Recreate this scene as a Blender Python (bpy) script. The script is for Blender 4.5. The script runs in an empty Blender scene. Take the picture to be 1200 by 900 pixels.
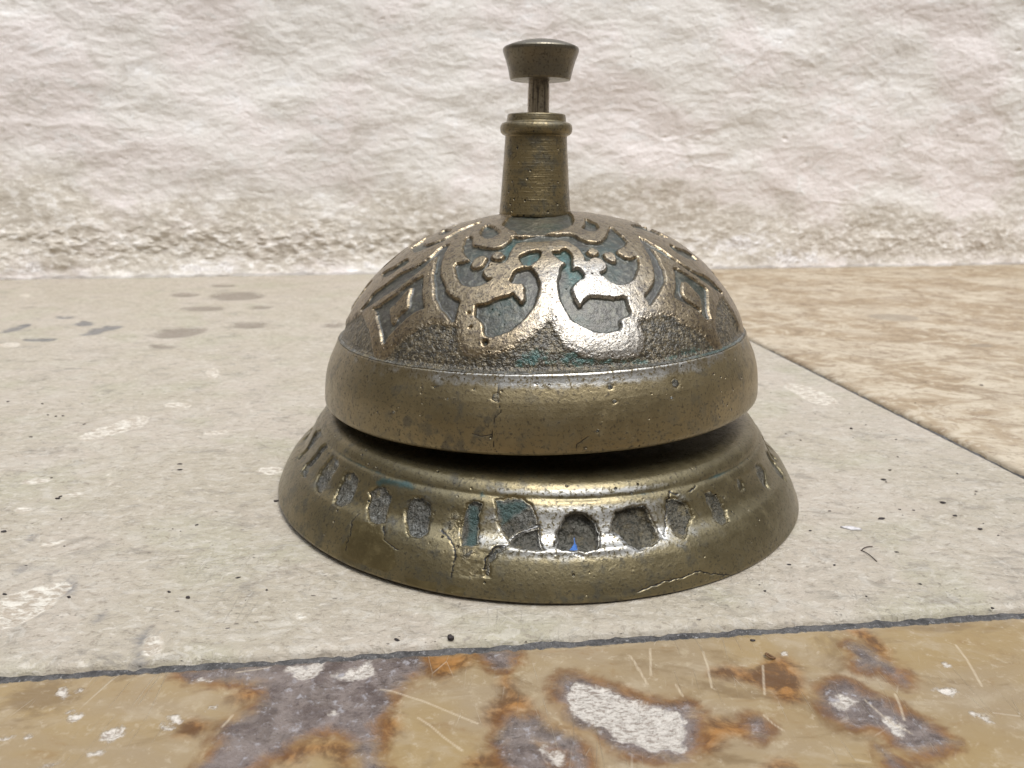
import bpy, math, random
import numpy as np
from mathutils import Matrix, Vector

S = 0.045                      # one model unit = 45 mm (radius of the bell's foot)
scene = bpy.context.scene
COL = scene.collection
rng = np.random.RandomState(7)

# ---------------------------------------------------------------- camera numbers
F, PITCH, ROLL, CH, CD = 900.0, 0.27065, 0.01026, 1.16933, 2.89269

def project(P):
    x = P[..., 0]; y = P[..., 1] + CD; z = P[..., 2] - CH
    cp, sp = math.cos(PITCH), math.sin(PITCH)
    zc = y*cp - z*sp; yc = y*sp + z*cp
    u = F*x/zc; v = -F*yc/zc
    cr, sr = math.cos(ROLL), math.sin(ROLL)
    return 600 + u*cr - v*sr, 450 + u*sr + v*cr

def floor_at(px, py):
    """photo pixel -> point on the floor plane (model units)"""
    a, b = px-600, py-450
    cr, sr = math.cos(ROLL), math.sin(ROLL)
    u, v = a*cr + b*sr, -a*sr + b*cr
    cp, sp = math.cos(PITCH), math.sin(PITCH)
    d = np.array([u/F, cp - v/F*sp, -sp - v/F*cp])
    t = -CH/d[2]
    return np.array([d[0]*t, -CD + d[1]*t])

def Z(x0, y0, s, pts):
    return [(x0 + x/s, y0 + y/s) for x, y in pts]

# ---------------------------------------------------------------- numpy noise
_perm = np.random.RandomState(3).permutation(512)
_perm = np.concatenate([_perm, _perm, _perm])
_g = np.random.RandomState(5).normal(size=(512, 3)); _g /= np.linalg.norm(_g, axis=1)[:, None]
_P = _perm.astype(np.int32); _G3 = [np.ascontiguousarray(_g[:, i]).astype(np.float32) for i in range(3)]
_an = np.random.RandomState(11).uniform(0, 2*math.pi, 512); _G2 = [np.cos(_an).astype(np.float32), np.sin(_an).astype(np.float32)]
def perlin(x, y, z=0.0):
    f = lambda t: t*t*t*(t*(t*6-15)+10)
    L = lambda a, b, t: a + (b-a)*t
    if np.ndim(z) == 0:                                   # flat fields: 2-D lattice, z picks the pattern
        sh = float(z)*7.31
        x = np.asarray(x, np.float32) + np.float32(sh); y = np.asarray(y, np.float32) + np.float32(sh*1.7)
        x, y = np.broadcast_arrays(x, y)
        xi = np.floor(x); yi = np.floor(y); xf = x-xi; yf = y-yi; xi = xi.astype(np.int32); yi = yi.astype(np.int32) & 511
        u, v = f(xf), f(yf); A = _P[xi & 511]; B = _P[(xi+1) & 511]
        def c(H, i, j):
            h = _P[(H+yi+j) & 511]; return _G2[0][h]*(xf-i) + _G2[1][h]*(yf-j)
        return .85*L(L(c(A,0,0), c(B,1,0), u), L(c(A,0,1), c(B,1,1), u), v).astype(np.float64)
    x, y, z = [np.asarray(q, np.float32) for q in np.broadcast_arrays(x, y, z)]
    xi = np.floor(x); yi = np.floor(y); zi = np.floor(z); xf, yf, zf = x-xi, y-yi, z-zi
    xi = xi.astype(np.int32); yi = yi.astype(np.int32) & 511; zi = zi.astype(np.int32) & 511
    u, v, w = f(xf), f(yf), f(zf); A = _P[xi & 511]; B = _P[(xi+1) & 511]
    AA = _P[(A+yi) & 511]; AB = _P[(A+yi+1) & 511]; BA = _P[(B+yi) & 511]; BB = _P[(B+yi+1) & 511]
    def c(H, i, j, k):
        h = _P[(H+zi+k) & 511]; return _G3[0][h]*(xf-i) + _G3[1][h]*(yf-j) + _G3[2][h]*(zf-k)
    return L(L(L(c(AA,0,0,0), c(BA,1,0,0), u), L(c(AB,0,1,0), c(BB,1,1,0), u), v),
             L(L(c(AA,0,0,1), c(BA,1,0,1), u), L(c(AB,0,1,1), c(BB,1,1,1), u), v), w).astype(np.float64)
def fbm(x, y, z=0.0, o=4, lac=2.03, gain=.5):
    a = 1.0; s = 0; k = 1.0
    for i in range(o):
        s = s + a*perlin(x*k + 17.3*i, y*k + 5.1*i, z*k + 3.7*i); a *= gain; k *= lac
    return s
def smooth(a, b, x):
    t = np.clip((x-a)/(b-a), 0, 1); return t*t*(3-2*t)

# ---------------------------------------------------------------- signed distances
def sdf_poly(X, Y, poly, cap=0.12):
    """signed distance to a closed outline (negative inside), only near it"""
    P = np.asarray(poly, float)
    out = np.full(X.shape, cap)
    m = (X > P[:,0].min()-cap) & (X < P[:,0].max()+cap) & (Y > P[:,1].min()-cap) & (Y < P[:,1].max()+cap)
    if not m.any(): return out
    x = X[m]; y = Y[m]
    d = np.full(x.shape, 1e9); ins = np.zeros(x.shape, bool)
    n = len(P)
    for i in range(n):
        a = P[i]; b = P[(i+1) % n]; e = b-a
        t = np.clip(((x-a[0])*e[0] + (y-a[1])*e[1])/(e@e + 1e-12), 0, 1)
        d = np.minimum(d, (x-a[0]-e[0]*t)**2 + (y-a[1]-e[1]*t)**2)
        if a[1] != b[1]:
            c = ((a[1] > y) != (b[1] > y)) & (x < (b[0]-a[0])*(y-a[1])/(b[1]-a[1]) + a[0])
            ins ^= c
    d = np.sqrt(d); d[ins] *= -1
    out[m] = np.minimum(d, cap)
    return out
def sdf_line(X, Y, pts, w, cap=0.12):
    P = np.asarray(pts, float); out = np.full(X.shape, cap)
    m = (X > P[:,0].min()-cap) & (X < P[:,0].max()+cap) & (Y > P[:,1].min()-cap) & (Y < P[:,1].max()+cap)
    if not m.any(): return out
    x = X[m]; y = Y[m]; d = np.full(x.shape, 1e9)
    for i in range(len(P)-1):
        a = P[i]; e = P[i+1]-a
        t = np.clip(((x-a[0])*e[0] + (y-a[1])*e[1])/(e@e + 1e-12), 0, 1)
        d = np.minimum(d, (x-a[0]-e[0]*t)**2 + (y-a[1]-e[1]*t)**2)
    out[m] = np.minimum(np.sqrt(d) - w, cap)
    return out
def chaikin(P, n=2):
    P = np.asarray(P, float)
    for _ in range(n):
        Q = np.roll(P, -1, 0)
        P = np.stack([.75*P+.25*Q, .25*P+.75*Q], 1).reshape(-1, 2)
    return P

# ---------------------------------------------------------------- meshes
def grid_mesh(name, V, attrs=None, wrap=False, flip=False, mat=None, parent=None):
    """V: (rows, cols, 3) in model units"""
    R, C = V.shape[:2]
    me = bpy.data.meshes.new(name)
    idx = np.arange(R*C).reshape(R, C)
    if wrap: idx = np.concatenate([idx, idx[:, :1]], 1)
    q = np.stack([idx[:-1, :-1], idx[:-1, 1:], idx[1:, 1:], idx[1:, :-1]], -1).reshape(-1, 4)
    if flip: q = q[:, ::-1]
    n = len(q)
    me.vertices.add(R*C); me.vertices.foreach_set('co', (V*S).astype(np.float32).ravel())
    me.loops.add(n*4); me.loops.foreach_set('vertex_index', q.astype(np.int32).ravel())
    me.polygons.add(n); me.polygons.foreach_set('loop_start', np.arange(0, n*4, 4, dtype=np.int32))
    me.polygons.foreach_set('loop_total', np.full(n, 4, dtype=np.int32))
    me.polygons.foreach_set('use_smooth', np.ones(n, dtype=bool))
    me.update(calc_edges=True)
    for k, a in (attrs or {}).items():
        at = me.attributes.new(k, 'FLOAT', 'POINT')
        at.data.foreach_set('value', np.asarray(a, np.float32).ravel())
    me.validate()
    o = bpy.data.objects.new(name, me); COL.objects.link(o)
    if mat: me.materials.append(mat)
    if parent: o.parent = parent
    return o

def resample(pts, n, smooth_it=0):
    P = np.array(pts, float)
    L = np.concatenate([[0], np.cumsum(np.linalg.norm(np.diff(P, axis=0), axis=1))])
    t = np.linspace(0, L[-1], n)
    Q = np.stack([np.interp(t, L, P[:, 0]), np.interp(t, L, P[:, 1])], 1)
    for _ in range(smooth_it):
        Q[1:-1] = .25*Q[:-2] + .5*Q[1:-1] + .25*Q[2:]
    return Q
def prof_normals(Q):
    T = np.gradient(Q, axis=0); T /= np.linalg.norm(T, axis=1)[:, None] + 1e-12
    return np.stack([-T[:, 1], T[:, 0]], 1)       # for a profile that runs top -> bottom, outward after sign fix

def revolve(Q, th, cx, cz=0.0, tx=0.0, ty=0.0, off=None, nsign=1, cy=0.0):
    N = prof_normals(Q)*nsign
    r = Q[:, 0][:, None] + (0 if off is None else off*N[:, 0][:, None])
    z = Q[:, 1][:, None] + (0 if off is None else off*N[:, 1][:, None])
    r = r + 0*th[None]; z = z + 0*th[None]
    x = r*np.sin(th)[None]; y = -r*np.cos(th)[None]
    return np.stack([cx + x, cy + y, cz + z + tx*x + ty*y], -1)

# ---------------------------------------------------------------- material helper
class NT:
    def __init__(s, name):
        s.m = bpy.data.materials.new(name); s.m.use_nodes = True
        s.t = s.m.node_tree; s.t.nodes.clear()
        s.out = s.n('ShaderNodeOutputMaterial')
        s.b = s.n('ShaderNodeBsdfPrincipled'); s.l(s.b.outputs[0], s.out.inputs[0])
        tc = s.n('ShaderNodeTexCoord'); mp = s.n('ShaderNodeMapping'); mp.inputs['Scale'].default_value = (1/S,)*3
        s.l(tc.outputs['Object'], mp.inputs[0]); s.co = mp.outputs[0]
    def n(s, t, **k):
        x = s.t.nodes.new(t)
        for a, b in k.items(): setattr(x, a, b)
        return x
    def l(s, a, b): s.t.links.new(a, b)
    def put(s, v, sock):
        if hasattr(v, 'is_output') or isinstance(v, bpy.types.NodeSocket): s.l(v, sock)
        elif isinstance(v, (tuple, list)) and len(v) == 3 and sock.type == 'RGBA': sock.default_value = (*v, 1)
        else: sock.default_value = v
    def attr(s, name): return s.n('ShaderNodeAttribute', attribute_name=name).outputs['Fac']
    def math(s, op, a, b=None, c=None):
        x = s.n('ShaderNodeMath', operation=op)
        s.put(a, x.inputs[0])
        if b is not None: s.put(b, x.inputs[1])
        if c is not None: s.put(c, x.inputs[2])
        return x.outputs[0]
    def mix(s, f, a, b, mode='MIX'):
        x = s.n('ShaderNodeMix', data_type='RGBA', blend_type=mode)
        s.put(f, x.inputs[0]); s.put(a, x.inputs[6]); s.put(b, x.inputs[7]); return x.outputs[2]
    def scale(s, v, sc=(1, 1, 1), rot=(0, 0, 0), loc=(0, 0, 0)):
        x = s.n('ShaderNodeMapping'); s.l(v, x.inputs[0])
        x.inputs['Scale'].default_value = sc; x.inputs['Rotation'].default_value = rot; x.inputs['Location'].default_value = loc
        return x.outputs[0]
    def noise(s, sc, det=5, rough=.55, dist=0, v=None, col=False):
        x = s.n('ShaderNodeTexNoise'); s.l(v or s.co, x.inputs['Vector'])
        x.inputs['Scale'].default_value = sc; x.inputs['Detail'].default_value = det
        x.inputs['Roughness'].default_value = rough; x.inputs['Distortion'].default_value = dist
        return x.outputs['Color' if col else 'Fac']
    def vor(s, sc, feature='F1', v=None, out='Distance', rnd=1.0):
        x = s.n('ShaderNodeTexVoronoi', feature=feature); s.l(v or s.co, x.inputs['Vector'])
        x.inputs['Scale'].default_value = sc; x.inputs['Randomness'].default_value = rnd
        return x.outputs[out]
    def ramp(s, f, a, b, lo=0.0, hi=1.0, smooth=True):
        x = s.n('ShaderNodeMapRange', interpolation_type='SMOOTHSTEP' if smooth else 'LINEAR')
        s.put(f, x.inputs[0]); x.inputs[1].default_value = a; x.inputs[2].default_value = b
        x.inputs[3].default_value = lo; x.inputs[4].default_value = hi
        return x.outputs[0]
    def bump(s, h, dist, strength=1.0, prev=None):
        """collect relief; everything is summed into one Bump node"""
        k = s.math('MULTIPLY', h, dist*strength)
        s.H = k if getattr(s, 'H', None) is None else s.math('ADD', s.H, k)
        return True
    def finish(s, col, rough, metal, normal=None, spec=.5, coat=0.0):
        s.put(col, s.b.inputs['Base Color']); s.put(rough, s.b.inputs['Roughness']); s.put(metal, s.b.inputs['Metallic'])
        s.b.inputs['Specular IOR Level'].default_value = spec
        bp = s.n('ShaderNodeBump'); bp.inputs['Distance'].default_value = S; bp.inputs['Strength'].default_value = 1.0
        s.l(s.H, bp.inputs['Height']); normal = bp.outputs[0]; s.l(normal, s.b.inputs['Normal'])
        s.b.inputs['Coat Weight'].default_value = coat; s.b.inputs['Coat Roughness'].default_value = .28
        if coat and normal: s.l(normal, s.b.inputs['Coat Normal'])
        return s.m

# =================================================================== BRASS
def dome_material():
    t = NT('patinated_cast_brass')
    raw = t.attr('raised'); teal = t.attr('teal'); field = t.attr('field'); cool = t.attr('cool')
    n1 = t.noise(9, 5, .6); n2 = t.noise(55, 4, .6); n3 = t.noise(150, 3, .7); big = t.noise(3, 3, .5)
    # ragged edge between rubbed high parts and patina
    r = t.ramp(t.math('ADD', raw, t.math('MULTIPLY', t.math('SUBTRACT', n2, .5), .35)), .22, .55)
    high = t.mix(t.ramp(n1, .3, .7), (.260, .200, .118), (.330, .255, .155))
    high = t.mix(t.ramp(n2, .48, .66), high, (.145, .112, .075)); high = t.mix(t.ramp(t.noise(24, 5, .7), .54, .66, 0, .7), high, (.36, .30, .21))
    high = t.mix(t.ramp(n3, .54, .64), high, (.055, .042, .03))
    low = t.mix(t.ramp(t.math('ADD', n1, t.math('MULTIPLY', teal, .35)), .42, .75), (.054, .048, .035), (.030, .050, .037))
    low = t.mix(t.math('MULTIPLY', cool, .8), low, (.070, .064, .052))
    low = t.mix(t.ramp(n2, .47, .68), low, (.120, .115, .085))
    low = t.mix(t.ramp(n3, .55, .7), low, (.03, .035, .032))
    fld = t.mix(t.ramp(n2, .38, .62), (.050, .042, .027), (.185, .150, .092))
    fld = t.mix(t.ramp(n3, .45, .62), fld, (.045, .04, .03))
    low = t.mix(field, low, fld)
    tl = t.math('MULTIPLY', t.ramp(t.math('ADD', teal, t.math('ADD', t.math('MULTIPLY', t.math('SUBTRACT', n2, .5), 2.2), t.math('MULTIPLY', t.math('SUBTRACT', n1, .5), 1.6))), .55, 1.15), .8)
    low = t.mix(tl, low, (.022, .080, .070))
    col = t.mix(r, low, high)
    col = t.mix(t.math('MULTIPLY', tl, .3), col, (.04, .10, .09))
    pits = t.ramp(t.vor(34), .0, .16, 1, 0)
    pits = t.math('MULTIPLY', pits, t.ramp(n1, .5, .62))
    col = t.mix(pits, col, (.03, .028, .02))
    hl = t.math('MULTIPLY', t.ramp(t.math('ADD', t.attr('painted_highlight'), t.math('MULTIPLY', t.math('SUBTRACT', n1, .5), .5)), .20, .95), r)
    hl = t.math('MULTIPLY', hl, t.ramp(n3, .64, .52))
    col = t.mix(t.math('MULTIPLY', hl, .50), col, (.46, .465, .455))  # silvery highlight painted into the colour of the raised strokes
    rough = t.math('ADD', t.ramp(r, 0, 1, .42, .33), t.math('MULTIPLY', t.math('SUBTRACT', n2, .5), .3))
    metal = t.ramp(r, 0, 1, .30, .85)
    b = t.bump(n2, .0026, .8)
    b = t.bump(n3, .0015, .9, b)
    b = t.bump(t.math('MULTIPLY', t.noise(85, 2, .6), t.math('ADD', field, .08)), .009, .9, b)
    b = t.bump(t.math('SUBTRACT', 1.0, pits), .008, .8, b)
    return t.finish(col, rough, metal, b, coat=.3)

def brass(name, c1, c2, c3, dark, rough=.38, metal=.85, pit=.5, attrs=False, zline=False, streak=False):
    t = NT(name)
    n1 = t.noise(4.5, 5, .6, .3); n2 = t.noise(22, 5, .65); n3 = t.noise(110, 4, .65)
    col = t.mix(t.ramp(n1, .36, .64), c1, c2)
    col = t.mix(t.ramp(n2, .47, .66), col, c3)
    col = t.mix(t.ramp(t.noise(1.7, 3, .5), .45, .7), col, c1)
    spk = t.ramp(n3, .53, .66)
    col = t.mix(t.math('MULTIPLY', spk, .70), col, dark)
    vp = t.vor(30); m = t.ramp(t.noise(5, 3, .6), .47, .60)
    pits = t.math('MULTIPLY', t.ramp(vp, .05, .17, 1, 0), m)
    pits = t.math('MULTIPLY', pits, pit*2)
    col = t.mix(pits, col, dark)
    rg = t.math('ADD', rough, t.math('MULTIPLY', t.math('SUBTRACT', n2, .45), .35))
    rg = t.math('ADD', rg, t.math('MULTIPLY', spk, .2))
    mt = t.ramp(n2, .45, .8, metal, metal*.6)
    b = t.bump(n2, .0016, .5); b = t.bump(n3, .0013, .8, b)
    b = t.bump(t.math('SUBTRACT', 1.0, pits), .005, .8, b)
    if zline:
        w = t.noise(1, 3, .7, v=t.scale(t.co, (3, 3, 240)))
        b = t.bump(w, .0016, .9, b)
        col = t.mix(t.ramp(w, .55, .75, 0, .35), col, dark)
    if streak:
        w = t.noise(1, 3, .7, v=t.scale(t.co, (90, 90, 5)))
        b = t.bump(w, .004, .8, b); col = t.mix(t.ramp(w, .45, .7), col, c3)
    if attrs:
        grey = t.attr('grey'); rec = t.attr('recess'); crack = t.attr('crack'); teal = t.attr('teal'); gold = t.attr('gold'); blue = t.attr('blue')
        nn = t.math('MULTIPLY', t.math('SUBTRACT', n2, .5), .6)
        rr = t.ramp(t.math('ADD', rec, nn), .35, .62)
        rc = t.mix(t.ramp(t.noise(14, 4, .6), .4, .65), (.085, .080, .068), (.185, .190, .180))
        rc = t.mix(grey, t.mix(t.ramp(t.noise(14, 4, .6), .4, .65), (.070, .060, .040), (.125, .108, .070)), rc)
        rc = t.mix(t.ramp(n3, .47, .60), rc, (.03, .032, .026)); rc = t.mix(t.ramp(t.noise(20, 4, .7), .54, .66, 0, .8), rc, (.20, .165, .095))
        col = t.mix(t.ramp(t.math('ADD', gold, nn), .4, .7), col, (.145, .112, .048))
        col = t.mix(t.math('MULTIPLY', rr, .85), col, rc)
        col = t.mix(t.ramp(t.math('ADD', teal, nn), .35, .9), col, (.050, .088, .078))
        col = t.mix(t.ramp(crack, .35, .8), col, (.025, .022, .018))
        col = t.mix(t.ramp(blue, .5, .8), col, (.07, .20, .55))
        hl = t.math('MULTIPLY', t.ramp(t.math('ADD', t.attr('painted_highlight'), t.math('MULTIPLY', t.math('SUBTRACT', n2, .5), 1.1)), .25, .85), t.ramp(n3, .60, .50))
        col = t.mix(t.math('MULTIPLY', hl, .8), col, (.46, .45, .42))  # bright silver mixed into the colour as a painted highlight
        rg = t.math('SUBTRACT', rg, t.math('MULTIPLY', hl, .05))
        mt = t.math('MULTIPLY', mt, t.ramp(rr, 0, 1, 1, .6))
        rg = t.math('ADD', rg, t.math('MULTIPLY', rr, .10))
        b = t.bump(t.math('MULTIPLY', t.noise(34, 5, .7), rr), .022, 1.0, b)
    return t.finish(col, rg, mt, b, coat=.45)

M_dome = dome_material()
M_band = brass('worn_yellow_brass', (.222, .174, .090), (.310, .244, .130), (.118, .098, .060), (.026, .021, .015), .36, .85, attrs=True)
M_base = brass('tarnished_olive_brass', (.160, .130, .066), (.235, .188, .096), (.090, .078, .048), (.022, .019, .014), .38, .85, attrs=True)
M_collar = brass('turned_brass', (.195, .155, .080), (.28, .212, .098), (.098, .086, .056), (.018, .015, .010), .34, .8, pit=.8, zline=True)
M_knob = brass('dull_bronze', (.155, .132, .090), (.195, .163, .108), (.110, .095, .068), (.045, .038, .028), .34, .8, pit=.2)
M_stem = brass('steel_rod_with_brass_wear', (.42, .35, .25), (.52, .44, .32), (.07, .055, .042), (.02, .015, .012), .34, .9, pit=.5, streak=True)

# =================================================================== BELL
bell = bpy.data.objects.new('desk_bell', None); COL.objects.link(bell)
bell['label'] = 'antique brass desk bell with embossed dome and push button, standing on the pale tile'
bell['category'] = 'bell'
BX, BTX = .101, -.010                 # foot centre and its tiny tilt
bell.location = (BX*S, 0, 0)
INV = Matrix.Translation((-BX*S, 0, 0))

# ---- dome surface
DX, DTX, DTY = .10503, .03187, -.01192
dome_prof = [(.0, 1.027), (.06, 1.0265), (.13, 1.024), (.20, 1.016), (.299, .995), (.382, .966), (.449, .937), (.5015, .907), (.5425, .877),
             (.581, .847), (.6115, .817), (.640, .787), (.664, .757), (.6865, .727), (.7065, .697), (.724, .667), (.737, .637), (.744, .615), (.748, .598)]
NS, NTH = 380, 1440
Q = resample(dome_prof, NS, 60)
arc = np.concatenate([[0], np.cumsum(np.linalg.norm(np.diff(Q, axis=0), axis=1))])
th = np.linspace(-math.pi, math.pi, NTH, endpoint=False)
Vd = revolve(Q, th, DX, 0, DTX, DTY)
# photo outline -> unrolled top view (q = arc * direction)
pu, pv = project(Vd)
N0 = np.cross(np.gradient(Vd, axis=1), np.gradient(Vd, axis=0)); 
cam = np.array([0, -CD, CH]); vd = cam - Vd
fac = (N0*vd).sum(-1)/(np.linalg.norm(N0, axis=-1)*np.linalg.norm(vd, axis=-1) + 1e-12)
if fac[NS//2, NTH//2] < 0: fac = -fac
qx = arc[:, None]*np.sin(th)[None]; qy = -arc[:, None]*np.cos(th)[None]
vis = (fac > .03) & (np.abs(th)[None] < 1.6)
VU, VV, VX, VY = pu[vis], pv[vis], qx[vis], qy[vis]
def to_q(pts):
    out = []
    for x, y in pts:
        i = np.argmin((VU-x)**2 + (VV-y)**2); out.append((VX[i], VY[i]))
    return np.array(out)
K = 8.5714
def Z1(p): return Z(500, 240, K, p)
def Z2(p): return Z(500, 325, K, p)
def Z3(p): return Z(630, 240, K, p)
def Z4(p): return Z(630, 325, K, p)
def Z5(p): return Z(395, 325, K, p)
def Z6(p): return Z(425, 240, K, p)
def Z7(p): return Z(740, 240, K, p)
def Z8(p): return Z(740, 315, K, p)
field_poly = (Z5([(-60,640),(-20,560),(60,500),(110,430),(180,385),(245,345),(300,440),(335,560),(345,680),(375,770),(410,812),(460,812),(520,740),(590,660),(680,590),(780,520),(850,465),(940,445),(1030,450),(1100,455),(1180,462)])
    + Z2([(290,450),(325,480),(325,620),(350,700),(400,770),(480,770),(560,745),(700,745),(820,705),(900,640),(1000,590),(1100,520),(1170,440)])
    + Z4([(0,500),(60,460),(90,400),(110,345),(150,400),(190,500),(250,590),(300,680),(400,730),(500,775),(620,795),(750,785),(900,775),(1000,765),(1050,700),(1060,590),(1020,470),(990,400),(1090,395)])
    + Z8([(80,480),(150,480),(220,445),(330,435),(440,445),(500,520),(600,560),(680,600),(740,650),(790,720),(850,792),(910,770),(885,700),(850,600),(840,480),(850,380),(880,290),(920,270),(960,340),(1010,420),(1060,520),(1085,580),(1140,640)])
    )
rec = [
 Z5([(350,310),(430,290),(450,260),(560,190),(680,90),(790,20),(870,-30),(860,60),(850,130),(860,260),(880,310),(820,320),(720,390),(640,460),(560,540),(510,600),(470,665),(440,660),(430,560),(400,430),(370,330)]),
 Z1([(240,380),(200,440),(155,560),(130,660),(150,740),(190,840)]) + Z2([(180,120),(250,190),(345,240),(300,300),(290,440),(230,440),(190,370),(120,300),(80,210),(55,50)]) + Z1([(60,700),(80,590),(100,500),(150,440)]),
 Z6([(880,385),(800,470),(740,510),(640,600),(560,680),(450,760),(330,850),(240,900),(150,965)]) + Z5([(300,310),(220,350),(300,250),(367,151)]) + Z6([(200,830),(380,690),(480,650),(600,570),(700,510),(770,430)]),
 Z6([(180,700),(200,725),(260,720),(350,650),(460,590),(460,530),(400,560),(320,620),(250,650)]),
 Z6([(470,430),(560,370),(640,325),(600,385),(640,405),(740,370),(850,325),(960,255),(1090,200),(1190,165),(1190,185),(1090,225),(960,280),(850,345),(740,400),(640,435),(560,470),(500,480)]),
 Z6([(760,310),(800,260),(900,240),(880,270),(820,300)]),
 Z7([(110,330),(200,385),(300,440),(400,520),(520,600),(640,680),(760,720),(870,830),(930,900),(880,880),(780,810),(680,740),(580,670),(470,590),(360,530),(260,470),(170,410),(120,370)]),
 Z7([(60,310),(130,350),(200,430),(260,510),(300,600),(340,700),(340,790)]) + Z8([(320,160),(290,230),(240,310),(200,375),(170,320),(120,270),(190,210),(230,130)]) + Z7([(240,720),(220,620),(190,530),(130,430),(95,350)]),
 Z8([(415,-23),(500,20),(600,80),(700,150),(760,195),(770,260),(770,400),(790,470),(800,510),(750,500),(700,450),(650,400),(560,360),(470,300),(430,290),(445,200),(450,100)]),
 Z7([(380,390),(450,430),(520,450),(600,490),(680,560),(640,560),(560,540),(470,490),(400,440)]),
 Z7([(0,195),(120,215),(220,240),(320,290),(390,330),(330,332),(200,285),(100,250),(0,222)]),
 Z1([(440,310),(470,340),(450,390),(500,410),(600,430),(700,430),(780,400),(850,340),(860,310),(950,320),(1030,300),(1120,280)]) + Z3([(90,280),(170,290),(290,280),(350,290),(430,330),(520,370),(620,370),(680,340),(720,230),(740,215),(800,270),(870,330),(900,360),(880,410),(820,440),(795,465),(820,490),(860,520),(930,540),(980,520),(1020,530),(1030,620),(1000,710),(930,780),(860,800),(760,780),(680,720),(620,680),(690,650),(700,600),(660,550),(600,520),(540,530),(490,570),(480,520),(430,450),(350,390),(250,350),(100,370)]) + Z1([(1050,370),(920,380),(860,420),(830,480),(800,575),(700,580),(640,560),(620,600),(570,640),(560,690),(600,740),(660,730),(600,780),(520,815),(420,825),(330,790),(290,700),(260,590),(400,570),(430,550),(370,490),(350,430),(390,330)]),
 Z1([(530,280),(580,210),(640,200),(740,270),(730,290),(640,340),(570,330)]),
 Z3([(470,130),(540,160),(620,210),(600,260),(530,270),(430,225),(480,200)]),
 Z1([(760,200),(800,150),(840,100),(1000,70)]) + Z3([(0,70),(150,60),(300,60),(360,140),(360,180),(280,240),(100,280)]) + Z1([(1150,280),(1000,300),(880,290),(900,260),(800,230)]),
 Z1([(920,510),(990,470),(1080,450),(1150,460),(1130,540),(1050,600),(1000,610),(950,580)]),
 Z1([(880,660),(1000,620),(1050,630),(1110,700),(1145,800)]) + Z2([(1145,50),(1130,160),(1080,290),(1020,370),(940,460),(860,520),(700,600),(600,600),(560,560),(565,480),(530,430),(470,390),(490,330),(490,270),(600,270),(700,200),(830,180),(860,140),(890,200),(960,270),(1000,200),(965,130),(990,110),(960,60)]) + Z1([(930,790),(830,770),(860,720)]),
 Z3([(140,460),(210,470),(270,430),(320,460),(350,520),(350,600),(350,640),(400,620),(430,640),(490,720),(400,760),(350,820)]) + Z4([(350,130),(390,220),(430,300),(480,200),(560,180),(700,190),(800,210),(900,180),(910,280),(960,370),(870,400),(830,430),(850,520),(780,540),(700,560),(600,550),(500,520),(430,470),(350,430),(270,320),(220,200),(210,100),(205,0)]) + Z3([(215,700),(240,610),(290,580),(240,560),(170,510)]),
]
isl = [
 Z5([(520,320),(600,250),(680,150),(750,90),(740,130),(710,220),(720,290),(620,370),(580,450),(545,480),(530,400)]),
 Z8([(520,110),(600,180),(660,240),(700,300),(710,380),(720,460),(680,390),(600,340),(530,290),(500,200)]),
 Z1([(440,580),(500,520),(600,510),(610,550),(560,610),(480,640),(440,620)]),
 Z1([(640,500),(720,455),(785,490),(760,540),(700,550),(650,530)]),
 Z3([(485,460),(540,425),(590,440),(630,480),(575,515),(520,490)]),
 Z3([(650,490),(700,465),(760,475),(800,540),(770,575),(710,550)]),
]
cool_polys = [rec[1], rec[2], rec[0], rec[7]]
teal_px = [Z8([(330,905),(430,860),(520,800),(640,770),(800,765),(850,790),(700,850),(560,890),(440,915)]),
           Z2([(820,860),(1000,760),(1150,700),(1250,760),(1250,880),(1000,890)]), Z4([(0,800),(200,750),(380,730),(500,800),(650,830),(800,800),(1000,790),(1150,830),(1100,890),(600,905),(0,905)]), rec[15], rec[17][:12], Z1([(760,450),(860,340),(900,340),(800,560)])]
GN = 1000; GR = 1.16
gx, gy = np.meshgrid(np.linspace(-GR, GR, GN), np.linspace(-GR, GR, GN))      # [row=y, col=x]
wx = gx + .004*fbm(gx*26, gy*26, 1.3, 4, gain=.7); wy = gy + .004*fbm(gx*26, gy*26, 9.1, 4, gain=.7)
def usdf(polys, smooth_n=1, cap=.1):
    out = np.full(gx.shape, cap)
    for p in polys: out = np.minimum(out, sdf_poly(wx, wy, chaikin(to_q(p), smooth_n), cap))
    return out
s_rec = np.maximum(usdf(rec), -usdf(isl))
# the plain rough field between ornament and rim: a ring sector below the traced border
fq = to_q(field_poly)
fr = np.hypot(fq[:, 0], fq[:, 1]); ft = np.arctan2(fq[:, 0], -fq[:, 1])
outer = [( 1.3*math.sin(a), -1.3*math.cos(a)) for a in np.linspace(ft[-1], ft[0], 40)]
s_field = sdf_poly(wx, wy, np.concatenate([chaikin(fq, 0), np.array(outer)]), .1)
pit = to_q(Z2([(585, 650), (440, 497), (422, 355)]))
for c, r_ in zip(pit, (.009, .004, .004)): s_rec = np.minimum(s_rec, np.hypot(gx-c[0], gy-c[1]) - r_)
def sample(G, x, y):
    u = np.clip((x+GR)/(2*GR)*(GN-1), 0, GN-1.001); v = np.clip((y+GR)/(2*GR)*(GN-1), 0, GN-1.001)
    i = u.astype(int); j = v.astype(int); a = u-i; b = v-j
    return (G[j, i]*(1-a) + G[j, i+1]*a)*(1-b) + (G[j+1, i]*(1-a) + G[j+1, i+1]*a)*b
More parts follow.
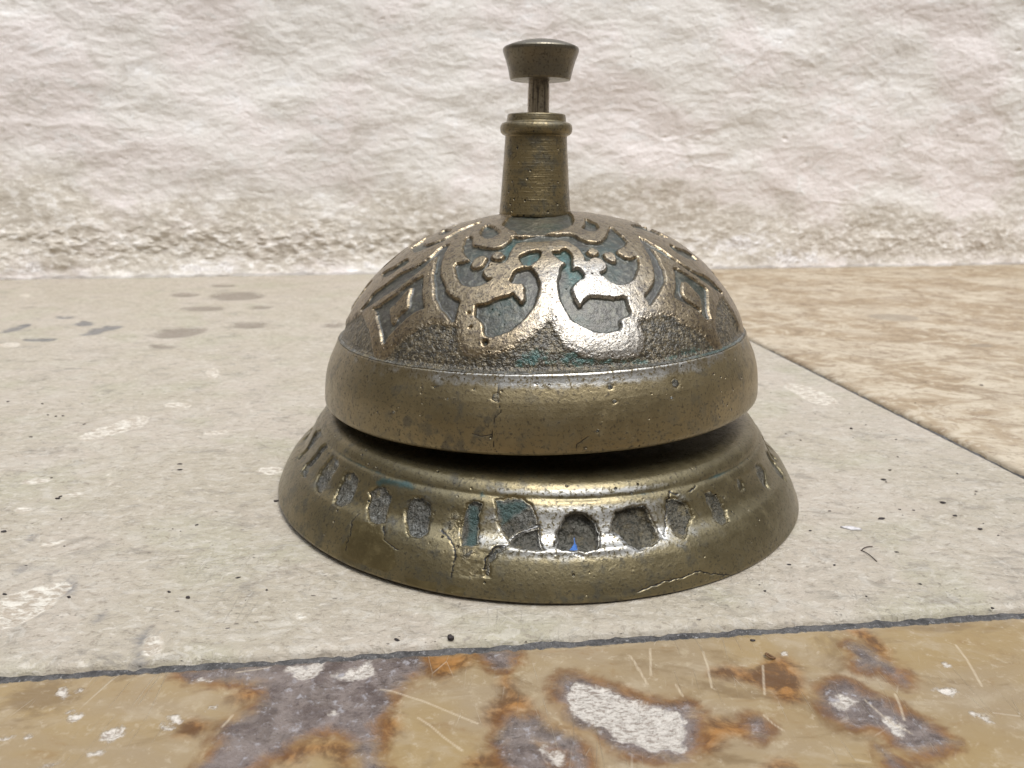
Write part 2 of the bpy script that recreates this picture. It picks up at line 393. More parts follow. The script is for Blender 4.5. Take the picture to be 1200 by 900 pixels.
# front as traced, the other quarters repeat the same cast motif
thf = th.copy(); k = np.round(th/(math.pi/2)); fold = th - k*math.pi/2
use = np.abs(th) > 1.33; thf[use] = fold[use]
sx = arc[:, None]*np.sin(thf)[None]; sy = -arc[:, None]*np.cos(thf)[None]
R_ = sample(s_rec, sx, sy); Fd = sample(s_field, sx, sy)
Fd = np.where(use[None] & (arc[:, None] > arc[-1]-.11), np.minimum(Fd, -.02), Fd)
up_rec = smooth(-.0065, .0045, R_); up_fld = smooth(-.024, .014, Fd)
raised = up_rec*up_fld
edge = 1 - smooth(-.03, -.0, arc - arc[-1])[:, None]     # quiet at the rim
rel = (.010 + .0065*np.exp(-(thf/.55)**2))[None]
hgt = rel*(up_rec-1)*up_fld + .010*(up_fld-1)
hgt = hgt + .0017*fbm(Vd[..., 0]*14, Vd[..., 1]*14, Vd[..., 2]*14, 3) + .0008*fbm(Vd[..., 0]*45, Vd[..., 1]*45, Vd[..., 2]*45, 2)*(1.5-raised)
hgt = hgt*np.clip(edge + .4, 0, 1)
nrm = prof_normals(Q)
sgn = 1 if nrm[NS//2, 0] > 0 else -1
Vd = revolve(Q, th, DX, 0, DTX, DTY, off=hgt + .001, nsign=sgn)
def fromgrid(polys, w=.02): return sample(smooth(w, -w, usdf(polys)), sx, sy)*np.where(use, .3, 1)[None]
highlightD = np.exp(-((np.sin(th)*.6-.12)/.20)**2)[None]*smooth(.45, .62, arc)[:, None]*(1-smooth(.90, .97, arc))[:, None]  # mask for the highlight painted on the scrolls, right of centre
highlightD = highlightD*(np.abs(th) < 1.5)[None]
dome = grid_mesh('dome', Vd, dict(painted_highlight=highlightD, raised=raised, field=1-smooth(-.01, .01, Fd), teal=fromgrid(teal_px, .03), cool=fromgrid(cool_polys, .015)), wrap=True, flip=True, mat=M_dome, parent=bell)

# ---- rim band of the dome
band_prof = [(.700, .612), (.730, .609), (.741, .604), (.7525, .5985), (.7580, .595), (.7600, .586), (.7655, .572), (.7725, .558), (.781, .541), (.790, .521), (.7968, .501), (.8025, .481), (.8065, .461), (.8092, .441),
             (.8112, .421), (.8128, .401), (.8135, .386), (.8125, .376), (.8085, .3685), (.801, .365), (.790, .364), (.778, .367), (.768, .376), (.750, .42), (.72, .52), (.69, .58)]
Qb = resample(band_prof, 300, 3)
thb = np.linspace(-math.pi, math.pi, 1100, endpoint=False)
Vb = revolve(Qb, thb, DX, 0, DTX, DTY)
bu, bv = project(Vb)
arcb = np.concatenate([[0], np.cumsum(np.linalg.norm(np.diff(Qb, axis=0), axis=1))])
BXg, BYg = np.meshgrid(thb*.8, arcb)
visb = (np.abs(thb)[None] < 1.25) & (arcb[:, None] > .03) & (arcb[:, None] < .34)
def to_b(pts):
    U, Vv, A, B = bu[visb], bv[visb], BXg[visb], BYg[visb]
    return np.array([(A[i], B[i]) for i in [np.argmin((U-x)**2 + (Vv-y)**2) for x, y in pts]])
cr = to_b(Z(380, 430, 4.615, [(970,50),(945,100),(940,160),(955,240),(920,280),(905,360),(915,430),(962,472)]))
br1 = to_b(Z(380, 430, 4.615, [(905,365),(850,375),(800,360)])); br2 = to_b(Z(640, 410, 4.615, [(150,560),(170,510),(230,470)]))
jx = BXg + .003*fbm(BXg*60, BYg*60, 2.2, 3)
c_s = np.minimum(np.minimum(sdf_line(jx, BYg, cr, .0), sdf_line(jx, BYg, br1, .0)), sdf_line(jx, BYg, br2, .0))
crackb = smooth(.0032, .0004, c_s)*.9
dimples = np.zeros_like(BXg)
for (x, y), r_ in zip(Z(640, 410, 4.615, [(700,180),(725,85),(345,200),(370,280),(278,440),(685,260)]) + Z(380, 430, 4.615, [(375,245),(930,165),(1148,88),(665,170),(600,105),(815,118)]), [.022,.010,.014,.010,.008,.010,.009,.018,.007,.007,.006,.006]):
    c = to_b([(x, y)])[0]; dimples = np.maximum(dimples, smooth(r_, r_*.3, np.hypot(BXg-c[0], BYg-c[1]) + .004*fbm(BXg*90, BYg*90, 4, 2)))
onface = smooth(.05, .08, arcb)[:, None]*(1-smooth(.30, .33, arcb))[:, None]
offb = (-.0018*crackb - .0022*dimples +   .0012*fbm(Vb[..., 0]*4, Vb[..., 1]*4, Vb[..., 2]*4, 2) + .00022*fbm(Vb[..., 0]*30, Vb[..., 1]*30, Vb[..., 2]*30, 3))*onface
nb = prof_normals(Qb); sb = 1 if nb[130, 0] > 0 else -1
Vb = revolve(Qb, thb, DX, 0, DTX, DTY, off=offb, nsign=sb)
seam = (1-smooth(.052, .066, arcb))[:, None]*np.ones_like(thb)[None]
tealb = seam*(.06 + .60*np.exp(-((thb-.85)/.35)**2))[None] + .05*seam
zero = np.zeros_like(BXg)
highlightB = smooth(.050, .058, arcb)[:, None]*(1-smooth(.075, .12, arcb))[:, None]*(.35+.65*np.exp(-((thb-.1)/.55)**2))[None]  # painted highlight along the band's upper edge, strongest at the front
band = grid_mesh('rim_band', Vb, dict(grey=zero+1, painted_highlight=highlightB, recess=np.maximum(dimples*.75, seam*.6), crack=crackb, teal=tealb, gold=zero, blue=zero), wrap=True, flip=True, mat=M_band, parent=dome)

# ---- foot
base_prof = [(0, .55), (.10, .55), (.11, .32), (.30, .312), (.55, .308), (.68, .306), (.745, .3035), (.785, .2985), (.806, .291), (.819, .281), (.8275, .270), (.8325, .261), (.8365, .255), (.842, .249), (.850, .240),
             (.860, .224), (.868, .206), (.880, .184), (.892, .164), (.907, .151), (.928, .138), (.949, .113), (.967, .083), (.979, .060), (.988, .040), (.994, .024), (.999, .015), (.998, .009), (.990, .0065), (.972, .0065), (.950, .006), (.935, -.006), (0, -.006)]
Qs = resample(base_prof, 620, 4)
arcs = np.concatenate([[0], np.cumsum(np.linalg.norm(np.diff(Qs, axis=0), axis=1))])
i0 = np.argmin(np.hypot(Qs[:, 0]-.70, Qs[:, 1]-.305)); i1 = np.argmin(np.hypot(Qs[:, 0]-.972, Qs[:, 1]-.0065))
face = resample(Qs[i0:i1+1], 420)                                  # the visible part gets the resolution
Qs = np.concatenate([resample(Qs[:i0], 60), face, resample(Qs[i1+1:], 30)])
arcs = np.concatenate([[0], np.cumsum(np.linalg.norm(np.diff(Qs, axis=0), axis=1))])
ths = np.linspace(-math.pi, math.pi, 1500, endpoint=False)
Vs = revolve(Qs, ths, BX, 0, BTX, 0)
su, sv = project(Vs)
SX, SY = np.meshgrid(ths*.92, arcs)
viss = (np.abs(ths)[None] < 1.30) & (arcs[:, None] > arcs[62]) & (arcs[:, None] < arcs[-31])
cU, cV, cA, cB = su[viss], sv[viss], SX[viss], SY[viss]
def to_s(pts): return np.array([(cA[i], cB[i]) for i in [np.argmin((cU-x)**2 + (cV-y)**2) for x, y in pts]])
def B1(p): return Z(330, 490, 7.5, p)
def B2(p): return Z(480, 560, 7.5, p)
def B3(p): return Z(620, 560, 7.5, p)
def B4(p): return Z(770, 510, 7.5, p)
panels = [
 (B1([(170,500),(165,470),(220,400),(290,320),(350,240),(395,215),(400,260),(340,320),(290,390),(240,440),(215,520),(190,525)]), .8),
 (B1([(130,350),(150,310),(220,230),(300,110),(340,95),(350,140),(320,190),(250,260),(190,320),(150,370)]), .6),
 (B1([(140,270),(200,180),(310,20),(330,30),(230,170),(160,262)]), .6),
 (B1([(290,600),(300,540),(340,450),(400,370),(450,330),(495,350),(500,420),(470,470),(440,500),(400,600),(340,670),(290,650)]), .5),
 (B1([(465,700),(480,650),(520,560),(550,470),(620,455),(680,540),(660,620),(620,700),(570,770),(500,790),(460,750)]), .7),
 (B1([(770,700),(760,640),(820,600),(900,600),(975,670),(950,760),(925,860),(905,920),(820,945),(760,900),(750,800)]), .8),
 (B2([(25,155),(100,170),(190,225),(185,320),(175,420),(150,500),(80,540),(-10,520),(-35,420),(-45,325),(-20,230)]), .9),
 (B2([(460,330),(500,220),(560,190),(650,210),(610,330),(600,600),(460,600),(440,450)]), 1.0),
 (B2([(300,470),(340,300),(420,240),(460,330),(440,450),(460,600),(600,600),(700,640),(650,740),(640,880),(370,880),(380,760),(410,680),(390,590),(340,520)]), .12),
 (B2([(750,190),(850,160),(1000,170),(1080,230),(1110,320),(1140,430),(1050,450),(950,490),(870,540),(830,500),(790,430),(750,350)]), .8),
 (B2([(870,550),(960,490),(1080,450),(1140,430),(1150,560),(1190,640),(1100,650),(960,620),(880,600)]), 1.2),
 (B2([(840,590),(760,610),(700,660),(660,740),(650,880),(720,880),(730,760),(770,680),(850,640)]), .8),
 (B3([(310,340),(400,300),(500,310),(560,350),(600,420),(620,500),(630,580),(600,620),(500,650),(330,640),(280,620),(220,600),(250,480)]), 2.1),
 (B3([(730,390),(760,290),(860,260),(920,240),(1010,240),(1060,300),(1110,400),(1160,520),(1080,590),(960,640),(880,580),(800,500),(720,480)]), 1.6),
 (B4([(85,560),(130,545),(220,570),(270,590),(300,650),(330,720),(290,760),(270,860),(250,920),(170,880),(120,760),(80,660)]), .9),
 (B4([(410,500),(480,480),(540,530),(570,590),(610,660),(630,760),(580,790),(500,740),(480,650),(430,580)]), .9),
 (B4([(705,380),(730,370),(760,420),(780,480),(740,500),(710,450)]), .5),
 (B4([(860,260),(900,240),(950,300),(960,380),(1000,480),(960,470),(900,380),(870,310)]), .6),
 (B4([(950,140),(990,130),(1060,220),(1110,330),(1140,420),(1080,370),(1010,260)]), .6),
]
WXs = SX + .006*fbm(SX*30, SY*30, 3.3, 5, gain=.68); WYs = SY + .006*fbm(SX*30, SY*30, 7.3, 5, gain=.68)
depth = np.zeros_like(SX); recs = np.zeros_like(SX)
for p, d_ in panels:
    s_ = sdf_poly(WXs, WYs, to_s(p), .05)
    m_ = smooth(.004, -.012, s_); depth = np.maximum(depth, m_*d_); recs = np.maximum(recs, smooth(.006, -.012, s_)*min(1, d_*.55+.3))
iA = np.argmin(np.hypot(Qs[:, 0]-.862, Qs[:, 1]-.222)); iB = np.argmin(np.hypot(Qs[:, 0]-.915, Qs[:, 1]-.145))
for a in np.arange(1.35, 2*math.pi-1.35, .128):                  # the flutes go on round the back
    a2 = (a + math.pi) % (2*math.pi) - math.pi
    w = .026 + .008*rng.rand()
    m_ = smooth(w, w-.014, np.abs((SX - a2*.92 + .004*fbm(SX*30, SY*30, 5, 2))))*smooth(arcs[iA]-.02, arcs[iA]+.0, SY)*smooth(arcs[iB]+.01, arcs[iB]-.01, SY)
    depth = np.maximum(depth, m_*.7); recs = np.maximum(recs, m_)
# the grille of raised bars is thicker at the front: cracks, ledges
lines = [(B2([(290,460),(350,540),(390,600),(405,690),(380,780),(370,880)]), .004), (B2([(870,545),(960,495),(1060,450),(1140,428)]), .005), (B2([(850,590),(760,610),(700,660),(670,730),(655,800)]), .005),
         (B3([(680,490),(780,490),(840,560),(950,645)]), .004), (B3([(290,630),(340,630),(400,670),(470,690)]), .004), (B3([(1160,520),(1200,540)]) + B4([(110,500),(190,525)]), .0035),
         (B4([(280,500),(340,440)]), .002), (Z(620, 380, 2.647, [(340,830),(400,805),(470,785),(520,765),(570,775),(640,785)]), .0012), (Z(440, 600, 6, [(60,100),(70,190),(110,240),(170,260)]), .0022),
         (Z(320, 520, 4.5, [(380,560),(410,480),(420,400),(450,370)]), .0018)]
crk = np.zeros_like(SX)
for p, w in lines:
    crk = np.maximum(crk, smooth(w*.6+.003, w*.15, sdf_line(WXs, WYs, to_s(p), 0, .05)))
grv = np.exp(-((SY-arcs[np.argmin(np.hypot(Qs[:, 0]-.8355, Qs[:, 1]-.252))])/.0075)**2)
grv = grv*(.55 + .6*fbm(SX*6, SY*3, 8, 3))
tealS = np.clip(grv*.8, 0, 1)*(1-smooth(.9, 1.2, np.abs(ths)))[None]
for p in [B1([(820,560),(900,520),(1100,540),(1190,600),(1150,650),(1000,600),(860,610)]), B2([(600,120),(650,110),(680,160),(620,180)]), B2([(500,230),(600,240),(590,590),(470,590)]), B2([(760,200),(1000,180),(1050,260),(800,420)])]:
    tealS = np.maximum(tealS, smooth(.02, -.015, sdf_poly(WXs, WYs, to_s(p), .05))*.8)
goldS = np.zeros_like(SX)
for p in [Z(320, 520, 4.5, [(430,400),(560,420),(590,500),(640,560),(650,640),(600,680),(480,640),(360,600),(350,540),(400,500)]), Z(320, 520, 4.5, [(690,700),(860,730),(870,780),(720,750)]), Z(440, 600, 6, [(480,540),(560,510),(640,540),(600,580),(500,570)]), B4([(740,330),(830,290),(830,330),(760,350)])]:
    goldS = np.maximum(goldS, smooth(.012, -.012, sdf_poly(WXs, WYs, to_s(p), .05)))
goldS = np.maximum(goldS, recs*0)
for p in [B3([(480,330),(560,360),(610,470),(620,590),(560,580),(500,450)]), B3([(0,240),(60,240),(120,400),(180,590),(110,590),(60,430)])]:
    goldS = np.maximum(goldS, .95*smooth(.008, -.008, sdf_poly(WXs, WYs, to_s(p), .05)))
blueS = smooth(.002, -.002, sdf_poly(SX, SY, to_s(B3([(362,592),(398,550),(410,500),(427,550),(445,592),(400,598)])), .05))
onf = smooth(arcs[62], arcs[80], SY)*(1-smooth(arcs[-50], arcs[-34], SY))
offs = -.015*depth*(1+.6*fbm(SX*18, SY*18, 12, 3)) - .003*crk*np.where(depth > .2, 1, .6) - .0045*np.clip(grv, 0, 1.2)
offs = offs + .0022*fbm(Vs[..., 0]*4, Vs[..., 1]*4, Vs[..., 2]*4, 2) + .0004*fbm(Vs[..., 0]*28, Vs[..., 1]*28, Vs[..., 2]*28, 3) + recs*.004*fbm(SX*50, SY*50, 2.5, 3)
# bars lift a little around the open panels, toe swells below them
offs = offs + .004*smooth(.10, .0, np.abs(SX-.05)-.15)*np.exp(-((SY-arcs[iB]-.018)/.012)**2)
ns_ = prof_normals(Qs); ss = 1 if ns_[300, 0] > 0 else -1
Vs = revolve(Qs, ths, BX, 0, BTX, 0, off=offs*onf, nsign=ss)
Vs[..., 2] = np.maximum(Vs[..., 2], -.006)
aR = arcs[np.argmin(np.hypot(Qs[:, 0]-.8275, Qs[:, 1]-.268))]; aT = arcs[np.argmin(np.hypot(Qs[:, 0]-.928, Qs[:, 1]-.138))]
highlightS = (np.exp(-((SY-aR-.0)/.012)**2) + np.exp(-((SY-aT)/.030)**2) + .9*smooth(aR+.02, aR+.05, SY)*(1-smooth(aT-.03, aT, SY)))*(.12+.88*np.exp(-((SX-.12)/.30)**2))  # painted highlight on shoulder, bars and toe, fading away from the front
highlightS = np.clip(highlightS, 0, 1)*(1-.8*recs)
greyS = np.clip(smooth(.30, -.15, SX) + .25, 0, 1)*np.ones_like(SX)
base = grid_mesh('base', Vs, dict(grey=greyS, painted_highlight=highlightS, recess=recs, crack=crk, teal=tealS, gold=goldS, blue=blueS), wrap=True, flip=True, mat=M_base, parent=bell)

# ---- collar, stem, button
def lathe(name, prof, cx, mat, n=160, m=260, it=1, amp=.0012, parent=bell, cy=0.0, fr=9):
    Qc = resample(prof, m, it); tt = np.linspace(-math.pi, math.pi, n, endpoint=False)
    V = revolve(Qc, tt, cx, cy=cy)
    nn = prof_normals(Qc); sg = 1
    off = amp*fbm(V[..., 0]*fr, V[..., 1]*fr, V[..., 2]*fr, 3)*smooth(.0, .02, Qc[:, 0])[:, None]
    V = revolve(Qc, tt, cx, off=off, nsign=sg, cy=cy)
    return grid_mesh(name, V, None, wrap=True, flip=True, mat=mat, parent=parent)
collar = lathe('collar', [(0, 1.352), (.040, 1.352), (.045, 1.364), (.098, 1.365), (.1025, 1.362), (.1045, 1.350), (.1065, 1.337), (.114, 1.336), (.122, 1.333), (.1275, 1.326), (.1292, 1.315), (.1275, 1.303), (.121, 1.295), (.1115, 1.291), (.1105, 1.288),
                 (.1125, 1.26), (.1165, 1.20), (.1225, 1.12), (.1285, 1.05), (.1312, 1.020), (.128, 1.012), (0, 1.012)], .0775, M_collar, it=1)
stem = lathe('stem', [(0, 1.50), (.036, 1.50), (.0365, 1.47), (.0375, 1.455), (.0385, 1.44), (.0385, 1.35), (0, 1.35)], .0835, M_stem, n=64, amp=.001)
knob = lathe('push_button', [(0, 1.6095), (.04, 1.6075), (.075, 1.602), (.105, 1.594), (.125, 1.5865), (.1305, 1.583), (.1332, 1.578), (.1330, 1.570), (.1285, 1.558), (.1215, 1.540), (.1155, 1.520), (.1105, 1.498), (.1070, 1.482), (.1045, 1.4775), (.09, 1.476), (0, 1.476)], .0885, M_knob, it=0, amp=.0022, fr=6)
for o in (base, dome, collar, stem, knob): o.matrix_parent_inverse = INV

# =================================================================== FLOOR
def sd_union(X, Y, polys, ch=1, cap=.15, wob=.006, f=18):
    a = X + wob*fbm(X*f, Y*f, 1.7, 4, gain=.65); b = Y + wob*fbm(X*f, Y*f, 6.7, 4, gain=.65)
    out = np.full(X.shape, cap)
    for p in polys:
        q = np.array([floor_at(*k) for k in p]); out = np.minimum(out, sdf_poly(a, b, chaikin(q, ch), cap))
    return out
def ell(cx, cy, ax, ay, slope=0.0, n=14):
    return [(cx + ax*math.cos(a), cy + ay*math.sin(a) + slope*ax*math.cos(a)) for a in np.linspace(0, 2*math.pi, n, endpoint=False)]
# joint lines
j1a, j1b = floor_at(0, 786), floor_at(1200, 710)          # back edge of the front joint
k1a, k1b = floor_at(0, 797), floor_at(1200, 721.5)        # its front edge
sA, sB = floor_at(947, 432.5), floor_at(1196, 557)        # side joint, pale-tile edge is the lower one
tA, tB = floor_at(947, 431.5), floor_at(1197, 554)
lw = [floor_at(*p) for p in [(0, 326.5), (420, 322.5), (840, 317), (1200, 308.5)]]
W0 = np.array(lw); wk = np.polyfit(W0[:, 0], W0[:, 1], 1)
def wall_y(x): return wk[0]*x + wk[1]
def line_y(a, b, x): return a[1] + (b[1]-a[1])/(b[0]-a[0])*(x-a[0])
def line_x(a, b, y): return a[0] + (b[0]-a[0])/(b[1]-a[1])*(y-a[1])

def stone_common(t): pass
def mat_tile_pale():
    t = NT('pale_travertine')
    w = t.scale(t.co, (1, 1.4, 1), (0, 0, .25))
    n1 = t.noise(1.3, 5, .6, .6, w); n2 = t.noise(6, 7, .68, .6, w); n3 = t.noise(26, 6, .72, .4, w); n4 = t.noise(110, 4, .7)
    col = t.mix(t.ramp(n1, .36, .64), (.385, .334, .252), (.425, .366, .292))
    col = t.mix(t.ramp(t.noise(2.3, 3, .5, 0, t.scale(t.co, (1,1,1), loc=(5,3,0))), .5, .68), col, (.375, .337, .245))
    col = t.mix(t.ramp(n2, .50, .64, 0, .5), col, (.48, .435, .36))
    col = t.mix(t.ramp(n2, .46, .34, 0, .7), col, (.25, .22, .175))
    col = t.mix(t.ramp(n3, .54, .65, 0, .6), col, (.57, .52, .44))
    col = t.mix(t.ramp(n3, .45, .36, 0, .6), col, (.21, .175, .13))
    col = t.mix(t.ramp(n4, .43, .32, 0, .5), col, (.22, .19, .15))
    n6 = t.noise(9, 6, .72, 1.6, t.scale(t.co, (1, 1.3, 1), (0, 0, .3), (3, 1, 0)))
    col = t.mix(t.ramp(n6, .55, .60, 0, .35), col, (.54, .50, .43)); col = t.mix(t.ramp(n6, .42, .37, 0, .35), col, (.24, .215, .18))
    # fine curved scratches
    v1 = t.scale(t.co, (2.0, 9, 1), (0, 0, .7)); v1b = t.scale(t.co, (9, 1.2, 1), (0, 0, -.35))
    sc = t.ramp(t.vor(3.1, 'DISTANCE_TO_EDGE', v1), .0, .02, 1, 0); sc2 = t.ramp(t.vor(2.3, 'DISTANCE_TO_EDGE', v1b), 0, .014, 1, 0)
    g = t.ramp(t.noise(3.2, 2, .5), .52, .66)
    scr = t.math('MULTIPLY', t.math('MAXIMUM', sc, sc2), g)
    col = t.mix(t.math('MULTIPLY', scr, .35), col, (.60, .55, .47))
    # little dark pores
    vp = t.vor(17, 'F1', t.scale(t.co, (1, 1.9, 1), (0, 0, .2)))
    pores = t.math('MULTIPLY', t.ramp(vp, .05, .13, 1, 0), t.ramp(t.noise(6, 4, .6), .54, .64))
    vq = t.vor(44, 'F1', t.scale(t.co, (1, 2.2, 1), (0, 0, -.5)))
    pores2 = t.math('MULTIPLY', t.ramp(vq, .08, .20, 1, 0), t.ramp(t.noise(9, 4, .6), .52, .62))
    pores = t.math('MAXIMUM', pores, t.math('MULTIPLY', pores2, .7))
    col = t.mix(t.math('MULTIPLY', pores, .8), col, (.17, .14, .12))
    nz = t.math('MULTIPLY', t.math('SUBTRACT', n3, .5), .03)
    dk = t.ramp(t.math('ADD', t.attr('dark'), t.math('MULTIPLY', t.math('SUBTRACT', n2, .5), .16)), .045, -.045)
    col = t.mix(t.math('MULTIPLY', dk, .75), col, (.19, .155, .12))
    bl = t.ramp(t.math('ADD', t.attr('slate'), t.math('MULTIPLY', t.math('SUBTRACT', n2, .5), .12)), .02, -.02)
    col = t.mix(t.math('MULTIPLY', bl, .75), col, (.12, .12, .125))
    fo = t.ramp(t.math('ADD', t.attr('fossil'), nz), .008, -.006)
    grain = t.noise(26, 6, .75, .3, t.scale(t.co, (1, 1.8, 1), (0, 0, .35)))
    fc = t.mix(t.ramp(grain, .42, .60), (.40, .33, .25), (.74, .69, .59))
    col = t.mix(t.math('MULTIPLY', fo, .85), col, fc)
    b = t.bump(n2, .016, .5); b = t.bump(n3, .011, .9, b); b = t.bump(n4, .004, .7, b)
    b = t.bump(t.math('SUBTRACT', 1.0, pores), .012, .6, b)
    b = t.bump(t.math('MULTIPLY', grain, fo), .012, .6, b)
    b = t.bump(scr, .003, .6, b)
    return t.finish(col, t.ramp(n3, .3, .7, .48, .32), 0.0, b, .4)
def mat_tile_tan():
    t = NT('tan_travertine')
    w = t.scale(t.co, (1, 1.15, 1), (0, 0, -.25))
    n1 = t.noise(1.1, 5, .6, 1.2, w); n2 = t.noise(3.6, 7, .68, 1.5, w); n3 = t.noise(22, 6, .7, .5, w)
    col = t.mix(t.ramp(n1, .40, .60), (.290, .215, .130), (.400, .330, .235))
    col = t.mix(t.ramp(n2, .50, .62, 0, .7), col, (.50, .43, .32))
    col = t.mix(t.ramp(n2, .47, .38, 0, .7), col, (.205, .145, .085))
    col = t.mix(t.ramp(n3, .55, .66, 0, .5), col, (.54, .47, .37))
    col = t.mix(t.ramp(n3, .45, .35, 0, .6), col, (.16, .11, .07))
    v = t.vor(7, 'DISTANCE_TO_EDGE', t.scale(t.co, (1, 3.4, 1), (0, 0, -.2)))
    cr_ = t.math('MULTIPLY', t.ramp(v, 0, .035, 1, 0), t.ramp(t.noise(3, 4, .6), .50, .62))
    col = t.mix(t.math('MULTIPLY', cr_, .7), col, (.22, .14, .09))
    dk = t.ramp(t.attr('dark'), .02, -.01); col = t.mix(t.math('MULTIPLY', dk, .6), col, (.22, .18, .13))
    b = t.bump(n2, .010, .4); b = t.bump(n3, .005, .6, b); b = t.bump(t.math('SUBTRACT', 1, cr_), .006, .5, b)
    return t.finish(col, .5, 0.0, b, .4)
def mat_tile_onyx():
    t = NT('polished_brown_travertine')
    w = t.scale(t.co, (1, 1.8, 1), (0, 0, .25))
    n1 = t.noise(1.5, 4, .55, .7, w); n2 = t.noise(6, 6, .65, .5, w); n3 = t.noise(38, 5, .7, .2); n4 = t.noise(15, 5, .7, .4)
    col = t.mix(t.ramp(n1, .36, .64), (.258, .196, .122), (.270, .192, .092))
    col = t.mix(t.ramp(n2, .48, .70, 0, .7), col, (.33, .265, .175))
    col = t.mix(t.ramp(n2, .45, .28, 0, .6), col, (.205, .120, .048)); col = t.mix(t.ramp(n4, .56, .70, 0, .45), col, (.40, .33, .22)); col = t.mix(t.ramp(t.noise(2.4, 5, .65, 1.2, t.scale(t.co, (1, 1.6, 1), (0, 0, -.5), (7, 4, 0))), .52, .66, 0, .7), col, (.150, .098, .048)); col = t.mix(t.ramp(n3, .56, .68, 0, .4), col, (.42, .35, .25))
    nz = t.math('MULTIPLY', t.math('SUBTRACT', n4, .5), .075); nz2 = t.math('MULTIPLY', t.math('SUBTRACT', n3, .5), .035)
    pu_ = t.math('ADD', t.attr('purple'), nz)
    org = t.math('MAXIMUM', t.ramp(t.math('ADD', t.attr('orange'), nz), .028, -.025), t.math('MULTIPLY', t.ramp(pu_, .050, .0), t.ramp(n2, .38, .60, .10, .85)))
    oc = t.mix(t.ramp(n4, .40, .62), (.080, .032, .010), (.28, .125, .032))
    col = t.mix(t.math('MULTIPLY', org, .85), col, oc)
    pm = t.ramp(pu_, .020, -.024)
    ring = t.math('MULTIPLY', t.ramp(pu_, .040, .012), t.ramp(n2, .35, .55, .3, 1.0))
    col = t.mix(t.math('MULTIPLY', ring, .6), col, (.125, .050, .014))
    pc = t.mix(t.ramp(n4, .35, .62), (.075, .057, .051), (.170, .140, .125))
    pc = t.mix(t.ramp(n3, .55, .66, 0, .8), pc, (.29, .275, .28))
    pc = t.mix(t.ramp(n3, .42, .34, 0, .7), pc, (.045, .035, .035))
    col = t.mix(t.math('MULTIPLY', pm, .92), col, pc)
    wm = t.math('MULTIPLY', t.ramp(t.math('ADD', t.attr('white'), t.math('MULTIPLY', nz2, 1.5)), .008, -.006), .92)
    wc = t.mix(t.ramp(t.noise(60, 4, .7, .8, t.scale(t.co, (1, 2.5, 1), (0, 0, -.6))), .36, .56), (.24, .195, .155), (.56, .51, .44))
    col = t.mix(wm, col, wc)
    scr = None
    for i, (sx_, sy_, rz, sc, th_) in enumerate([(7, .9, -.45, 2.0, .010), (8, 1.0, .35, 1.7, .008), (7, .8, 1.05, 1.9, .008), (9, 1.0, -1.0, 2.3, .009)]):
        v = t.scale(t.co, (sx_, sy_, 1), (0, 0, rz), (i*3.1, i*1.7, 0))
        e = t.ramp(t.vor(sc, 'DISTANCE_TO_EDGE', v), 0, th_, 1, 0)
        e = t.math('MULTIPLY', e, t.ramp(t.noise(2.6, 3, .6, 0, t.scale(t.co, loc=(i*7.7, 2, 0))), .55, .66))
        scr = e if scr is None else t.math('MAXIMUM', scr, e)
    col = t.mix(t.math('MULTIPLY', scr, .35), col, (.48, .41, .31))
    sm = t.ramp(t.attr('scratch'), .0050, .0, 0, .5)
    col = t.mix(sm, col, (.56, .47, .34))
    rough = t.math('ADD', t.ramp(n2, .3, .7, .10, .24), t.math('MULTIPLY', t.math('MAXIMUM', wm, scr), .3))
    rough = t.math('ADD', rough, t.math('MULTIPLY', pm, .1))
    b = t.bump(n2, .006, .35); b = t.bump(t.math('MULTIPLY', n3, t.math('ADD', t.math('ADD', pm, wm), .12)), .012, .6, b)
    b = t.bump(scr, .002, .5, b)
    return t.finish(col, rough, 0.0, b, .5)
def mat_grout():
    t = NT('dark_grey_grout')
    n = t.noise(26, 5, .7); n2 = t.noise(90, 3, .7)
    col = t.mix(t.ramp(n, .35, .65), (.055, .052, .050), (.125, .118, .112)); col = t.mix(t.ramp(n2, .58, .7), col, (.27, .26, .25))
    b = t.bump(n, .03, .9); b = t.bump(n2, .01, .8, b)
    return t.finish(col, .85, 0.0, b, .3)

